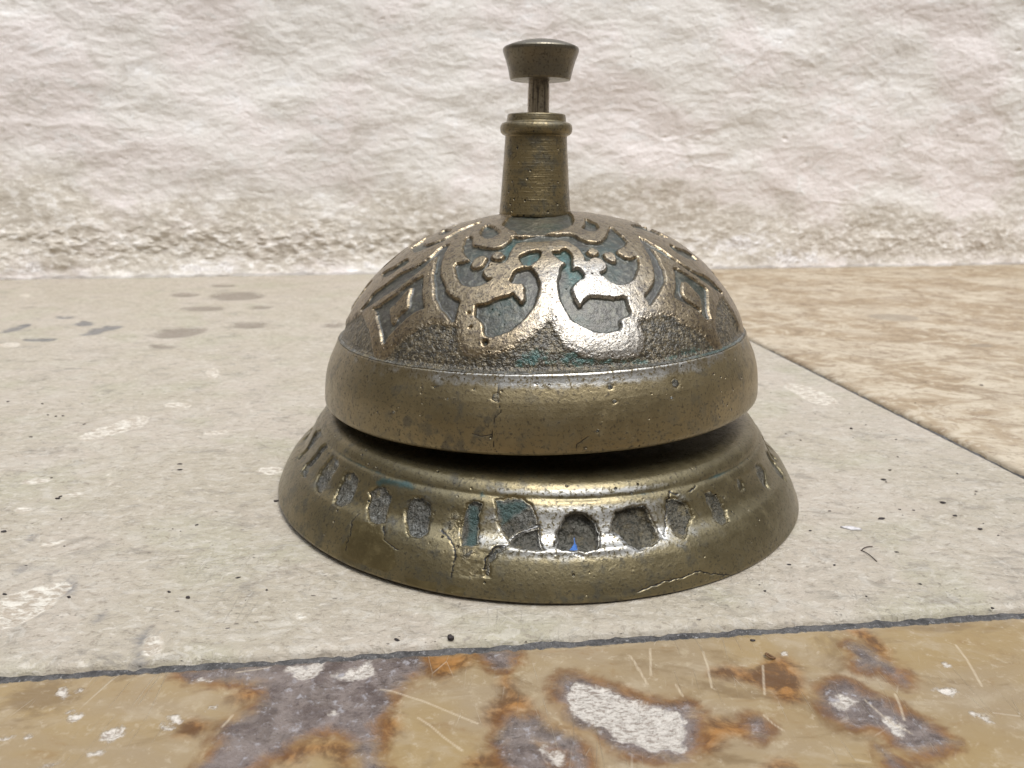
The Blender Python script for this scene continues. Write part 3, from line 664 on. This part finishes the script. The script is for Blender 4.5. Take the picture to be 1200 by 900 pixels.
def tile(name, corners, nx, ny, mat, attr_fn, label, rag=.006, ragsides=(1, 1, 1, 1), dense=1.0, seed=0):
    """slab with weathered, slightly chipped edges. corners: near-left, near-right, far-right, far-left"""
    c = [np.array(p) for p in corners]
    f = np.linspace(0, 1, nx); u_ = f; v_ = np.linspace(0, 1, ny)
    U, V_ = np.meshgrid(u_, v_)
    X = (1-V_)*((1-U)*c[0][0] + U*c[1][0]) + V_*((1-U)*c[3][0] + U*c[2][0])
    Y = (1-V_)*((1-U)*c[0][1] + U*c[1][1]) + V_*((1-U)*c[3][1] + U*c[2][1])
    wX = np.linalg.norm(c[1]-c[0]); wY = np.linalg.norm(c[3]-c[0])
    dn = V_*wY; df = (1-V_)*wY; dl = U*wX; dr = (1-U)*wX
    e = np.minimum(np.minimum(dn, df), np.minimum(dl, dr))
    near = np.exp(-e/.03)
    X = X + rag*fbm(X*40, Y*40, 2.0+seed, 4, gain=.75)*near; Y = Y + rag*fbm(X*40, Y*40, 8.0+seed, 4, gain=.75)*near
    Zz = -.010*np.exp(-e/.007) - .004*np.clip(fbm(X*14, Y*14, 3.0, 3)-.25, 0, 1)*near + .0015*fbm(X*2, Y*2, 1, 2)
    at = attr_fn(X, Y)
    if 'dz' in at: Zz = Zz + at.pop('dz')
    top = np.stack([X, Y, Zz], -1)
    # skirt: continue the sheet down at its borders
    g = np.pad(top, ((1, 1), (1, 1), (0, 0)), mode='edge')
    for sl in ((0, slice(None)), (-1, slice(None)), (slice(None), 0), (slice(None), -1)): g[sl][..., 2] = -.12
    at = {k: np.pad(a, 1, mode='edge') for k, a in at.items()}
    o = grid_mesh(name, g, at, mat=mat)
    o['kind'] = 'structure'; o['label'] = label
    return o

# pale tile ----------------------------------------------------------
A7 = lambda p: Z(0, 460, 3.215, p)
A5 = lambda p: Z(0, 300, 2.8125, p)
A8 = lambda p: Z(880, 400, 2.8125, p)
dark_p = [ell(*a) for a in [(209.8,389.6,32,6,-.1),(192,406,16,2.5,0),(291.5,381,21,4,0),(391,381,10,3,0),(217,345.5,17,2.5,0),(277,347,32,5,-.02),(238,361.5,25,3,0),(306,360,14,2,0),(262,335,14,1.6,0)]]
slate_p = [ell(*a) for a in [(99.5,379,11,3,0),(124,385,20,3,-.15),(107,390.6,14,2,-.1),(18,385,18,2.5,-.25),(46,398,20,2,0),(75,372,10,1.5,0)]]
slate_p += [A7([(0,700),(60,668),(130,650),(200,655),(235,680),(200,668),(130,662),(60,682),(0,712)]), A7([(240,700),(285,690),(270,740),(230,790),(255,740)]), Z(0,600,2,[(322,345),(326,300),(345,268),(352,270),(334,302),(330,345)]), A7([(355,865),(405,810),(410,815),(362,868)]), A7([(85,575),(130,535),(134,540),(90,580)])]
foss_p = [A7([(290,175),(330,145),(420,120),(500,92),(560,85),(555,122),(470,145),(400,165),(330,185)]), A7([(760,155),(800,140),(870,138),(850,155),(800,162)]), ell(208,475,16,3.5), ell(317,551,14,5), A7([(0,775),(60,752),(120,735),(200,722),(272,702),(262,740),(200,795),(140,838),(70,872),(0,892)]),
          A7([(55,345),(100,325),(210,322),(150,345)]), A7([(140,580),(200,560),(270,550),(210,572)]), ell(28,597,9,3.5), A7([(220,390),(280,372),(330,378),(260,392)]), Z(0,600,2,[(332,330),(335,300),(352,285),(382,290),(380,318),(355,342)]),
          A8([(105,145),(140,138),(200,152),(240,170),(290,198),(270,210),(210,208),(170,185),(130,165)]), ell(11,404,14,3), ell(249,437,7,6), ell(30,346,6,2), A7([(405,300),(412,295),(422,345),(416,348)]), A7([(500,385),(506,382),(535,408),(528,412)]), ell(310,800,28,6), ell(352,722,7,4)]
def attrs_pale(X, Y):
    d = sd_union(X, Y, dark_p, wob=.010, f=9); s = sd_union(X, Y, slate_p, wob=.010, f=14); f = sd_union(X, Y, foss_p, wob=.012)
    dz = -.010*smooth(.01, -.02, d) - .010*smooth(.006, -.012, s) - .004*smooth(.004, -.01, f)
    return dict(dark=d, slate=s, fossil=f, dz=dz)
lx, rx = -9.5, None
jl = line_y(j1a, j1b, lx); corner_x = None
# where the side joint meets the front joint (far right, outside the frame)
xx = np.linspace(1, 6, 2000); yy = np.array([line_y(j1a, j1b, x) for x in xx]); sxx = np.array([line_x(sA, sB, y) for y in yy])
ic = np.argmin(np.abs(xx-sxx)); cX, cY = xx[ic], yy[ic]
wy_ = .02
fx = 1.0
for _ in range(20): fx = line_x(sA, sB, wall_y(fx))
far = np.array([fx, wall_y(fx)+.03])
M_pale, M_tan, M_onyx, M_grout = mat_tile_pale(), mat_tile_tan(), mat_tile_onyx(), mat_grout()
tile('floor_tile', [(lx, jl), (cX, cY), far, (lx, wall_y(lx)+.03)], 720, 420, M_pale, attrs_pale, 'pale cream travertine tile under the bell, with fossil marks and small pits', seed=0)
# tan tile to the right
tx0 = line_x(tA, tB, line_y(j1a, j1b, cX)); 
def attrs_tan(X, Y):
    return dict(dark=sd_union(X, Y, [ell(1048, 372, 30, 4, .05), ell(1150, 405, 14, 2)], wob=.02, f=9))
gx_off = line_x(tA, tB, 0) - line_x(sA, sB, 0)
tile('floor_tile', [(cX+gx_off+.02, cY), (11.5, line_y(j1a, j1b, 11.5)), (11.5, wall_y(11.5)+.03), (far[0]+gx_off, wall_y(far[0]+gx_off)+.03)], 260, 260, M_tan, attrs_tan, 'tan streaked travertine tile at the right by the wall', seed=5)
# brown front tile
T1 = lambda p: Z(0, 740, 5, p)
T2 = lambda p: Z(200, 740, 5, p)
T3 = lambda p: Z(400, 740, 5, p)
T4 = lambda p: Z(600, 740, 5, p)
T5 = lambda p: Z(800, 740, 5, p)
T6 = lambda p: Z(960, 700, 4.5, p)
purple_p = [T2([(30,235),(140,290),(260,290),(450,300),(560,330),(530,420),(510,480),(400,510),(340,560),(290,650),(230,740),(170,800),(150,900)]) + T3([(250,900),(240,800),(220,700),(215,600),(200,530),(270,450),(250,380),(330,340),(400,265),(480,235),(450,130)]) + T2([(1200,110),(900,140),(600,180),(300,200)]),
            T3([(910,620),(960,540),(1000,480),(1060,520),(1150,500)]) + T4([(200,570),(350,590),(400,680),(440,800),(440,900)]) + T3([(1030,900),(1010,800),(960,720)]),
            T4([(280,270),(400,260),(500,300),(640,370),(760,410),(900,430),(1080,430),(1080,560),(1060,700),(1010,760),(820,740),(640,690),(560,640),(520,570),(400,560),(350,500),(310,430),(270,380)]),
            T6([(0,500),(100,440),(180,470),(260,520),(380,560),(440,620),(560,660),(650,720),(700,760),(600,800),(520,830),(440,790),(360,720),(280,680),(150,680),(60,620)]),
            T6([(330,820),(360,820),(400,860),(440,900),(380,900)]), T6([(160,240),(220,245),(300,290),(360,350),(430,400),(470,460),(440,450),(360,390),(300,360),(200,380),(180,340),(210,310)]),
            T3([(790,100),(1040,90),(1000,210),(880,200)]), T5([(380,540),(440,500),(480,560),(440,620),(380,600)])]
arch = T2([(400,900),(430,810),(600,720),(700,650),(800,595),(950,575),(1050,610),(1100,700),(1110,810),(1110,900)])
tanp = T4([(150,650),(240,680),(320,720),(330,800),(250,800)])
orange_p = [T3([(450,140),(690,115),(800,120),(760,200),(680,240),(560,290),(470,240)]), T3([(920,280),(960,240),(1000,250),(990,360),(1090,380),(1100,470),(1000,480),(930,570),(880,560),(850,500),(900,420),(950,370)]),
            T3([(850,690),(940,700),(990,800),(700,800),(740,740)]), T5([(80,540),(200,500),(330,510),(420,540),(380,620),(250,620),(200,700),(100,700)]), T5([(500,740),(620,760),(640,800),(460,800)]),
            T2([(620,760),(760,670),(830,650),(960,640),(1040,680),(1040,800),(1000,790),(960,700),(850,700),(760,790)]), T1([(1010,600),(1080,530),(1200,520),(1200,600),(1100,630)]), T5([(530,150),(660,150),(720,400),(560,420),(480,320),(150,250),(160,220),(420,220)]), T6([(120,160),(220,150),(330,230),(370,320),(330,320),(240,230),(150,190)]),
            T2([(500,400),(560,330),(340,350),(400,440)]), T3([(230,520),(330,480),(400,540),(300,600),(250,740),(230,640)])]
white_p = [T2([(670,210),(740,190),(770,205),(840,195),(860,165),(900,170),(870,230),(840,265),(800,290),(740,280),(700,240)]), T2([(930,265),(1020,240),(1140,200),(1160,170),(1195,220),(1180,270),(1100,285)]),
           T4([(310,370),(340,340),(380,300),(440,310),(520,330),(600,365),(650,400),(740,405),(800,430),(900,450),(980,480),(1020,540),(1010,640),(1000,720),(900,680),(800,690),(740,660),(690,650),(620,640),(580,590),(530,540),(440,530),(370,490),(330,430)]),
           T6([(70,550),(110,520),(160,520),(180,560),(150,590),(100,590)]), T6([(340,640),(400,650),(440,690),(440,740),(400,720),(360,680)]), T6([(600,480),(700,480),(730,510),(660,520)]), T6([(800,610),(880,620),(915,660),(900,665),(850,635)]), T6([(640,350),(690,350),(680,370)]),
           T1([(600,600),(680,570),(730,560),(720,600),(650,640),(600,635)]), T1([(345,370),(365,340),(385,350),(380,385),(355,390)]), T1([(400,500),(480,480),(440,525),(400,530)]), T1([(990,495),(1060,505),(1040,530),(1000,510)]), T1([(940,545),(980,545),(1010,570),(960,565)]), T1([(250,790),(350,755),(360,770),(270,800)]),
           T5([(570,120),(605,120),(590,140)]), T1([(380,475),(410,460),(425,465),(395,482)]), T2([(140,290),(180,285),(240,292),(160,298)]), T2([(235,450),(250,438),(262,450),(250,460)]), T2([(930,485),(960,470),(980,485),(950,492)]), T1([(450,348),(480,342),(490,350),(460,356)]), T1([(0,625),(30,610),(55,620),(20,635)]), T1([(145,615),(165,602),(185,605),(160,625)]), T1([(520,725),(560,705),(592,703),(550,728)]), T4([(150,655),(240,690),(310,720),(300,790),(240,770)])]
scr_p = [T3([(230,340),(300,350),(400,385),(470,405),(580,450),(700,500),(800,540)]), T3([(450,505),(520,550),(600,620),(710,700)]), T4([(740,210),(770,270),(795,310)]), T4([(808,100),(812,180),(815,260)]), T5([(475,490),(530,540),(590,580)]), T5([(120,120),(150,220),(170,330)]), T6([(720,250),(780,330),(860,470)]), T6([(240,540),(340,630),(440,690),(490,720)]), T6([(400,510),(430,580),(450,650)]), T5([(470,200),(475,290),(480,370)]), T2([(380,240),(500,222),(580,210)]), T2([(300,560),(340,520),(365,490)]), T4([(690,140),(720,180),(740,230)]), T4([(960,310),(1000,380)])]
def attrs_onyx(X, Y):
    q = lambda p: np.array([floor_at(*k) for k in p])
    P = sd_union(X, Y, purple_p, wob=.016, f=10)
    P = np.maximum(P, -sdf_poly(X, Y, chaikin(q(arch), 2), .15)); P = np.maximum(P, -sdf_poly(X, Y, q(tanp), .15))
    O = sd_union(X, Y, orange_p, wob=.02, f=8); W = sd_union(X, Y, white_p, wob=.010, f=24, ch=1)
    sc = np.full(X.shape, .05)
    for p in scr_p: sc = np.minimum(sc, sdf_line(X + .002*perlin(X*20, Y*20), Y, q(p), 0, .05))
    return dict(purple=P, orange=O, white=W, scratch=sc, dz=-.005*smooth(.004, -.010, W))
nl, nr = -3.0, 3.4
tile('floor_tile', [(nl, line_y(k1a, k1b, nl)-1.5), (nr, line_y(k1a, k1b, nr)-1.5), (nr, line_y(k1a, k1b, nr)), (nl, line_y(k1a, k1b, nl))], 1300, 330, M_onyx, attrs_onyx, 'polished brown travertine tile in front of the bell, with rust and purple-grey stains around a white patch', rag=.010, seed=9)
# grout bed: one sheet just under the tile tops, beneath everything
gxn, gyn = 900, 600
GX, GY = np.meshgrid(np.linspace(-9.6, 11.6, gxn), np.concatenate([np.linspace(-4.5, -1.6, 40), np.linspace(-1.59, .2, 360), np.linspace(.21, 9.5, gyn-400)]))
GZ = -.020 + .010*fbm(GX*16, GY*16, 1.5, 4)
gr = grid_mesh('grout', np.stack([GX, GY, GZ], -1), None, mat=M_grout); gr['kind'] = 'structure'; gr['label'] = 'dark grey grout in the joints between the tiles'

# =================================================================== WALL
def mat_wall():
    t = NT('old_limewashed_plaster')
    w = t.scale(t.co, (1, 1, 1.7))
    n2 = t.noise(2.4, 7, .65, .15, w); n3 = t.noise(10, 6, .68, .3, w); n4 = t.noise(36, 4, .7)
    n5 = t.noise(.8, 3, .5, 0, t.scale(t.co, (1, 1, 1.2), loc=(4, 8, 2)))
    col = t.mix(t.ramp(n5, .42, .60), (.82, .785, .735), (.84, .775, .74))
    col = t.mix(t.ramp(n2, .53, .68, 0, .6), col, (.90, .885, .87))
    col = t.mix(t.ramp(n3, .46, .32, 0, .35), col, (.62, .57, .52))
    col = t.mix(t.ramp(n4, .42, .30, 0, .35), col, (.52, .47, .42))
    pb = t.noise(1.9, 6, .7, .8, t.scale(t.co, (1, 1, 1.5), loc=(9, 1, 5)))
    col = t.mix(t.ramp(pb, .56, .66, 0, .6), col, (.60, .55, .49)); col = t.mix(t.ramp(pb, .42, .34, 0, .6), col, (.90, .885, .86))
    st = t.attr('stain')
    st1 = t.ramp(t.math('ADD', st, t.math('MULTIPLY', t.math('SUBTRACT', n2, .5), 1.6)), .42, 1.05)
    sc_ = t.mix(t.ramp(n3, .38, .62), (.47, .415, .335), (.64, .585, .50))
    col = t.mix(t.math('MULTIPLY', st1, .85), col, sc_)
    sk = t.ramp(t.math('MULTIPLY', n3, t.ramp(st, .2, .9, .9, 1.12)), .58, .70)
    col = t.mix(t.math('MULTIPLY', sk, .55), col, (.86, .83, .79))
    c1 = t.ramp(t.math('ADD', t.attr('crust'), t.math('MULTIPLY', t.math('SUBTRACT', n3, .5), 1.6)), .40, .85)
    cc = t.mix(t.ramp(n4, .40, .60), (.56, .52, .49), (.88, .85, .83))
    col = t.mix(t.math('MULTIPLY', c1, .9), col, cc)
    sp = t.math('MULTIPLY', t.ramp(t.vor(3.2), .025, .06, 1, 0), t.ramp(t.noise(1.1, 2, .5, 0, t.scale(t.co, loc=(2, 2, 2))), .50, .56))
    col = t.mix(t.math('MULTIPLY', sp, .7), col, (.30, .24, .19))
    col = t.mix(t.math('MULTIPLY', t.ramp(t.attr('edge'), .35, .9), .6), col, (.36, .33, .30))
    b = t.bump(n2, .012, .4); b = t.bump(n3, .013, .7, b); b = t.bump(n4, .009, .8, b)
    return t.finish(col, .9, 0.0, b, .2)
nxw, nzw = 1300, 460
UX, UZ = np.meshgrid(np.linspace(-9.6, 11.6, nxw), np.concatenate([np.linspace(-.05, 3.6, nzw-40), np.linspace(3.62, 6.0, 40)]))
fl = np.exp(-np.clip(UZ, 0, 9)/.22)
wv = .5*fbm(UX*1.6, UZ*1.6, 4, 3)
disp = .075*fbm(UX*.55, UZ*1.0, .5, 3) + .011*fbm(UX*2.4 + .2*wv, UZ*3.6, 1.5, 5, gain=.5)*np.clip(.8+1.6*fbm(UX*.6, UZ*.8, 31, 3), .25, 1.6) + .0065*fbm(UX*9 + wv*3, UZ*12, 3.5, 4, gain=.6)
pk = np.clip(fbm(UX*3.2, UZ*4.4, 41.0, 3)-.55, 0, 1); disp = disp - .09*pk
rid = 1-np.abs(perlin(UX*1.8 + wv, UZ*5.0 + .8*wv, 6.6)*2.4)
disp = disp + .012*np.clip(rid-.6, 0, 1)*smooth(.3, .9, UZ)*np.clip(.5+1.6*fbm(UX*.7, UZ*.9, 21, 2), 0, 1)
lump = np.clip(fbm(UX*6, UZ*8, 7.7, 4, gain=.6)+.12, 0, 1)*np.exp(-((UZ-.38)/.22)**2)
leftish = .45 + .55*smooth(.6, -1.5, UX)
disp = disp + .048*lump*leftish + .09*fl*(1+.8*fbm(UX*2, UZ*2, 2.9, 3)) + .018*np.clip(fbm(UX*11, UZ*13, 2.7, 3), 0, 1)*np.exp(-((UZ-.25)/.25)**2)
ang = math.atan(wk[0]); nx_, ny_ = math.sin(ang), -math.cos(ang)
WXX = UX + nx_*disp; WYY = wall_y(UX) + .09 + ny_*disp
lo = fbm(UX*.5, UZ*.8, 11.0, 4)
stain = smooth(2.0, .35, UZ + .9*lo) * (1 - .3*smooth(.2, .0, UZ))
stain = np.clip(stain + .35*np.exp(-((UX-1.0)/.9)**2)*smooth(1.5, .8, UZ), 0, 1)
crust = np.exp(-((UZ-.10)/.10)**2)*(.05 + 1.3*np.clip(fbm(UX*.8, UZ*.5, 3.2, 3)+.15, 0, 1))
crust = np.clip(crust + .7*np.exp(-((UX-2.9)/.7)**2)*np.exp(-((UZ-.30)/.2)**2) + .6*lump*leftish, 0, 1)
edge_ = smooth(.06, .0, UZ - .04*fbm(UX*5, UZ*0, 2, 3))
wall = grid_mesh('plaster_wall', np.stack([WXX, WYY, UZ], -1), dict(stain=stain, crust=crust, edge=edge_), mat=mat_wall(), flip=False)
wall['label'] = 'rough whitewashed plaster wall behind the bell, stained brown and crusted white along its foot'; wall['category'] = 'wall'
# back and top of the wall so it is a solid body
def slab_back(o):
    me = o.data
sol = wall.modifiers.new('thickness', 'SOLIDIFY'); sol.thickness = .6*S; sol.offset = -1

# =================================================================== SMALL DEBRIS
def mat_plain(name, c, r=.7):
    t = NT(name); n = t.noise(60, 4, .6)
    return t.finish(t.mix(t.ramp(n, .3, .7), c, tuple(k*1.7 for k in c)), r, 0.0, t.bump(n, .006, .8), .3)
M_grit = mat_plain('dark_grit', (.028, .022, .02)); M_hair = mat_plain('dark_fibre', (.05, .035, .028)); M_chip = mat_plain('white_stone_chip', (.36, .34, .33), .5); M_brown = mat_plain('brown_husk', (.10, .055, .025))
import bmesh
def lump_at(bm, x, y, r, flat=.6, seed=0, el=1.0, rz=0.0):
    m = bmesh.ops.create_icosphere(bm, subdivisions=2, radius=1.0)
    R2 = random.Random(seed)
    ph = [R2.uniform(0, 6) for _ in range(3)]
    for v in m['verts']:
        k = 1 + .28*math.sin(v.co.x*3.1+ph[0]) * math.cos(v.co.y*2.7+ph[1]) + .15*math.sin(v.co.z*5+ph[2])
        p = v.co*k*r; p.x *= el; p.z *= flat
        c_, s_ = math.cos(rz), math.sin(rz)
        v.co = Vector(((x + p.x*c_ - p.y*s_), (y + p.x*s_ + p.y*c_), p.z + r*flat*.5))*S
def bm_obj(name, bm, mat):
    me = bpy.data.meshes.new(name); bm.to_mesh(me); bm.free(); me.materials.append(mat)
    for p in me.polygons: p.use_smooth = True
    o = bpy.data.objects.new(name, me); COL.objects.link(o); return o
bm = bmesh.new()
pts = A8([(632,533),(672,576),(755,620),(430,585),(437,457),(490,555),(742,495),(330,288),(815,640),(480,695),(275,738),(458,425),(760,145),(195,625),(260,560)]) + A7([(708,773),(897,698),(260,772),(678,270),(678,292),(1040,410),(15,525),(180,85),(210,90),(237,88),(160,43),(117,168),(637,752),(1005,745),(218,400),(228,392),(30,35)]) + [(465,750), (528,748), (882,751), (880,572), (1163,13+700)]
rr = [.011,.008,.009,.009,.009,.005,.005,.010,.004,.005,.005,.006,.007,.005,.005] + [.007,.005,.006,.007,.008,.009,.008,.006,.006,.007,.007,.007,.005,.005,.008,.006,.008] + [.006,.013,.006,.006,.006]
rr_ = random.Random(4)
for i, ((x, y), r_) in enumerate(zip(pts, rr)):
    p = floor_at(x, y); lump_at(bm, p[0], p[1], r_*.75, .5, i, rr_.uniform(1, 1.8), rr_.uniform(-.6, .6))
for i in range(110):
    x, y = rr_.uniform(-2.2, 2.2), rr_.uniform(-1.0, 1.2)
    if math.hypot(x-BX, y) < 1.05: continue
    lump_at(bm, x, y, rr_.uniform(.0015, .0038), .5, 50+i, rr_.uniform(1, 2), rr_.uniform(-1, 1))
g = bm_obj('grit', bm, M_grit); g['kind'] = 'stuff'; g['label'] = 'dark specks of grit scattered over the tiles'; g['category'] = 'grit'
bm = bmesh.new(); p = floor_at(*A8([(330, 617)])[0]); lump_at(bm, p[0], p[1], .013, .35, 3, 2.1, -.25)
o = bm_obj('stone_chip', bm, M_chip); o['label'] = 'tiny white stone chip lying on the pale tile right of the bell'; o['category'] = 'stone chip'
def fibre(name, px, r, mat, label, cat, lift=.006):
    P3 = [floor_at(*q) for q in px]; cu = bpy.data.curves.new(name, 'CURVE'); cu.dimensions = '3D'; cu.bevel_depth = r*S; cu.bevel_resolution = 2
    sp = cu.splines.new('NURBS'); sp.points.add(len(P3)-1); sp.order_u = 3; sp.use_endpoint_u = True
    for i, q in enumerate(P3): sp.points[i].co = (q[0]*S, q[1]*S, (r + lift*math.sin(math.pi*i/(len(P3)-1)))*S, 1)
    ob = bpy.data.objects.new(name, cu); COL.objects.link(ob)
    dg = bpy.context.evaluated_depsgraph_get(); me = bpy.data.meshes.new_from_object(ob.evaluated_get(dg)); me.name = name
    bpy.data.objects.remove(ob); o = bpy.data.objects.new(name, me); COL.objects.link(o); me.materials.clear(); me.materials.append(mat)
    o['label'] = label; o['category'] = cat; return o
fibre('dark_hair', A8([(365,690),(372,682),(400,678)]), .0016, M_hair, 'short dark hair lying across the pale tile, upper strand right of the bell', 'hair')
fibre('dark_hair', A8([(362,690),(385,702),(415,727)]), .0014, M_hair, 'curved dark hair on the pale tile, below and longer than the other strand', 'hair')
fibre('dried_husk', T5([(540,160),(520,172),(490,160),(482,145),(500,143),(530,156)]), .0026, M_brown, 'tiny curled brown husk lying on the brown front tile', 'husk')

# =================================================================== LIGHT
W = bpy.data.worlds.new('World'); scene.world = W; W.use_nodes = True
nt = W.node_tree; nt.nodes.clear()
out = nt.nodes.new('ShaderNodeOutputWorld'); bg = nt.nodes.new('ShaderNodeBackground'); nt.links.new(bg.outputs[0], out.inputs[0])
SUN_EL, SUN_AZ = math.radians(66), math.radians(150)           # azimuth from +Y, clockwise: above and in front, a little right
sky = nt.nodes.new('ShaderNodeTexSky'); sky.sky_type = 'NISHITA'; sky.sun_disc = False
sky.sun_elevation = SUN_EL; sky.sun_rotation = SUN_AZ; sky.air_density = 1.0; sky.dust_density = 2.0
# the place is a narrow courtyard: bright sky overhead, dim masonry lower down (as a light-probe of it would show)
tc = nt.nodes.new('ShaderNodeTexCoord'); dot = nt.nodes.new('ShaderNodeVectorMath'); dot.operation = 'DOT_PRODUCT'
od = Vector((.10, -.10, 1.0)).normalized(); dot.inputs[1].default_value = od
nt.links.new(tc.outputs['Generated'], dot.inputs[0])
mr = nt.nodes.new('ShaderNodeMapRange'); mr.interpolation_type = 'SMOOTHSTEP'; nt.links.new(dot.outputs['Value'], mr.inputs[0])
mr.inputs[1].default_value = .55; mr.inputs[2].default_value = .90
mx = nt.nodes.new('ShaderNodeMix'); mx.data_type = 'RGBA'
nt.links.new(mr.outputs[0], mx.inputs[0]); mx.inputs[6].default_value = (1.15, 1.05, .92, 1)
br = nt.nodes.new('ShaderNodeMix'); br.data_type = 'RGBA'; br.blend_type = 'MIX'; br.inputs[0].default_value = .55
nt.links.new(sky.outputs[0], br.inputs[6]); br.inputs[7].default_value = (19, 20.5, 23, 1)     # thin bright cloud over the blue
nt.links.new(br.outputs[2], mx.inputs[7]); nt.links.new(mx.outputs[2], bg.inputs[0]); bg.inputs[1].default_value = .15
sd = bpy.data.lights.new('sun', 'SUN'); sd.energy = 2.7; sd.angle = math.radians(24); sd.color = (1, .985, .96)
so = bpy.data.objects.new('sun', sd); COL.objects.link(so)
dirv = Vector((math.sin(SUN_AZ)*math.cos(SUN_EL), math.cos(SUN_AZ)*math.cos(SUN_EL), math.sin(SUN_EL)))
so.rotation_euler = dirv.to_track_quat('Z', 'Y').to_euler()

# =================================================================== CAMERA
cd = bpy.data.cameras.new('camera'); co = bpy.data.objects.new('camera', cd); COL.objects.link(co)
cd.sensor_width = 36; cd.lens = 36*F/1200; cd.clip_start = .002; cd.clip_end = 50
co.matrix_world = Matrix.Translation((0, -CD*S, CH*S)) @ Matrix.Rotation(math.pi/2 - PITCH, 4, 'X') @ Matrix.Rotation(ROLL, 4, 'Z')
cd.dof.use_dof = True; cd.dof.focus_distance = 2.25*S; cd.dof.aperture_fstop = 62
scene.camera = co
scene.render.engine = 'CYCLES'
scene.render.resolution_x, scene.render.resolution_y = 1024, 768
scene.view_settings.view_transform = 'Standard'; scene.view_settings.look = 'None'; scene.view_settings.exposure = 0.0; scene.view_settings.gamma = 1
scene.cycles.max_bounces = 5; scene.cycles.diffuse_bounces = 3; scene.cycles.glossy_bounces = 3
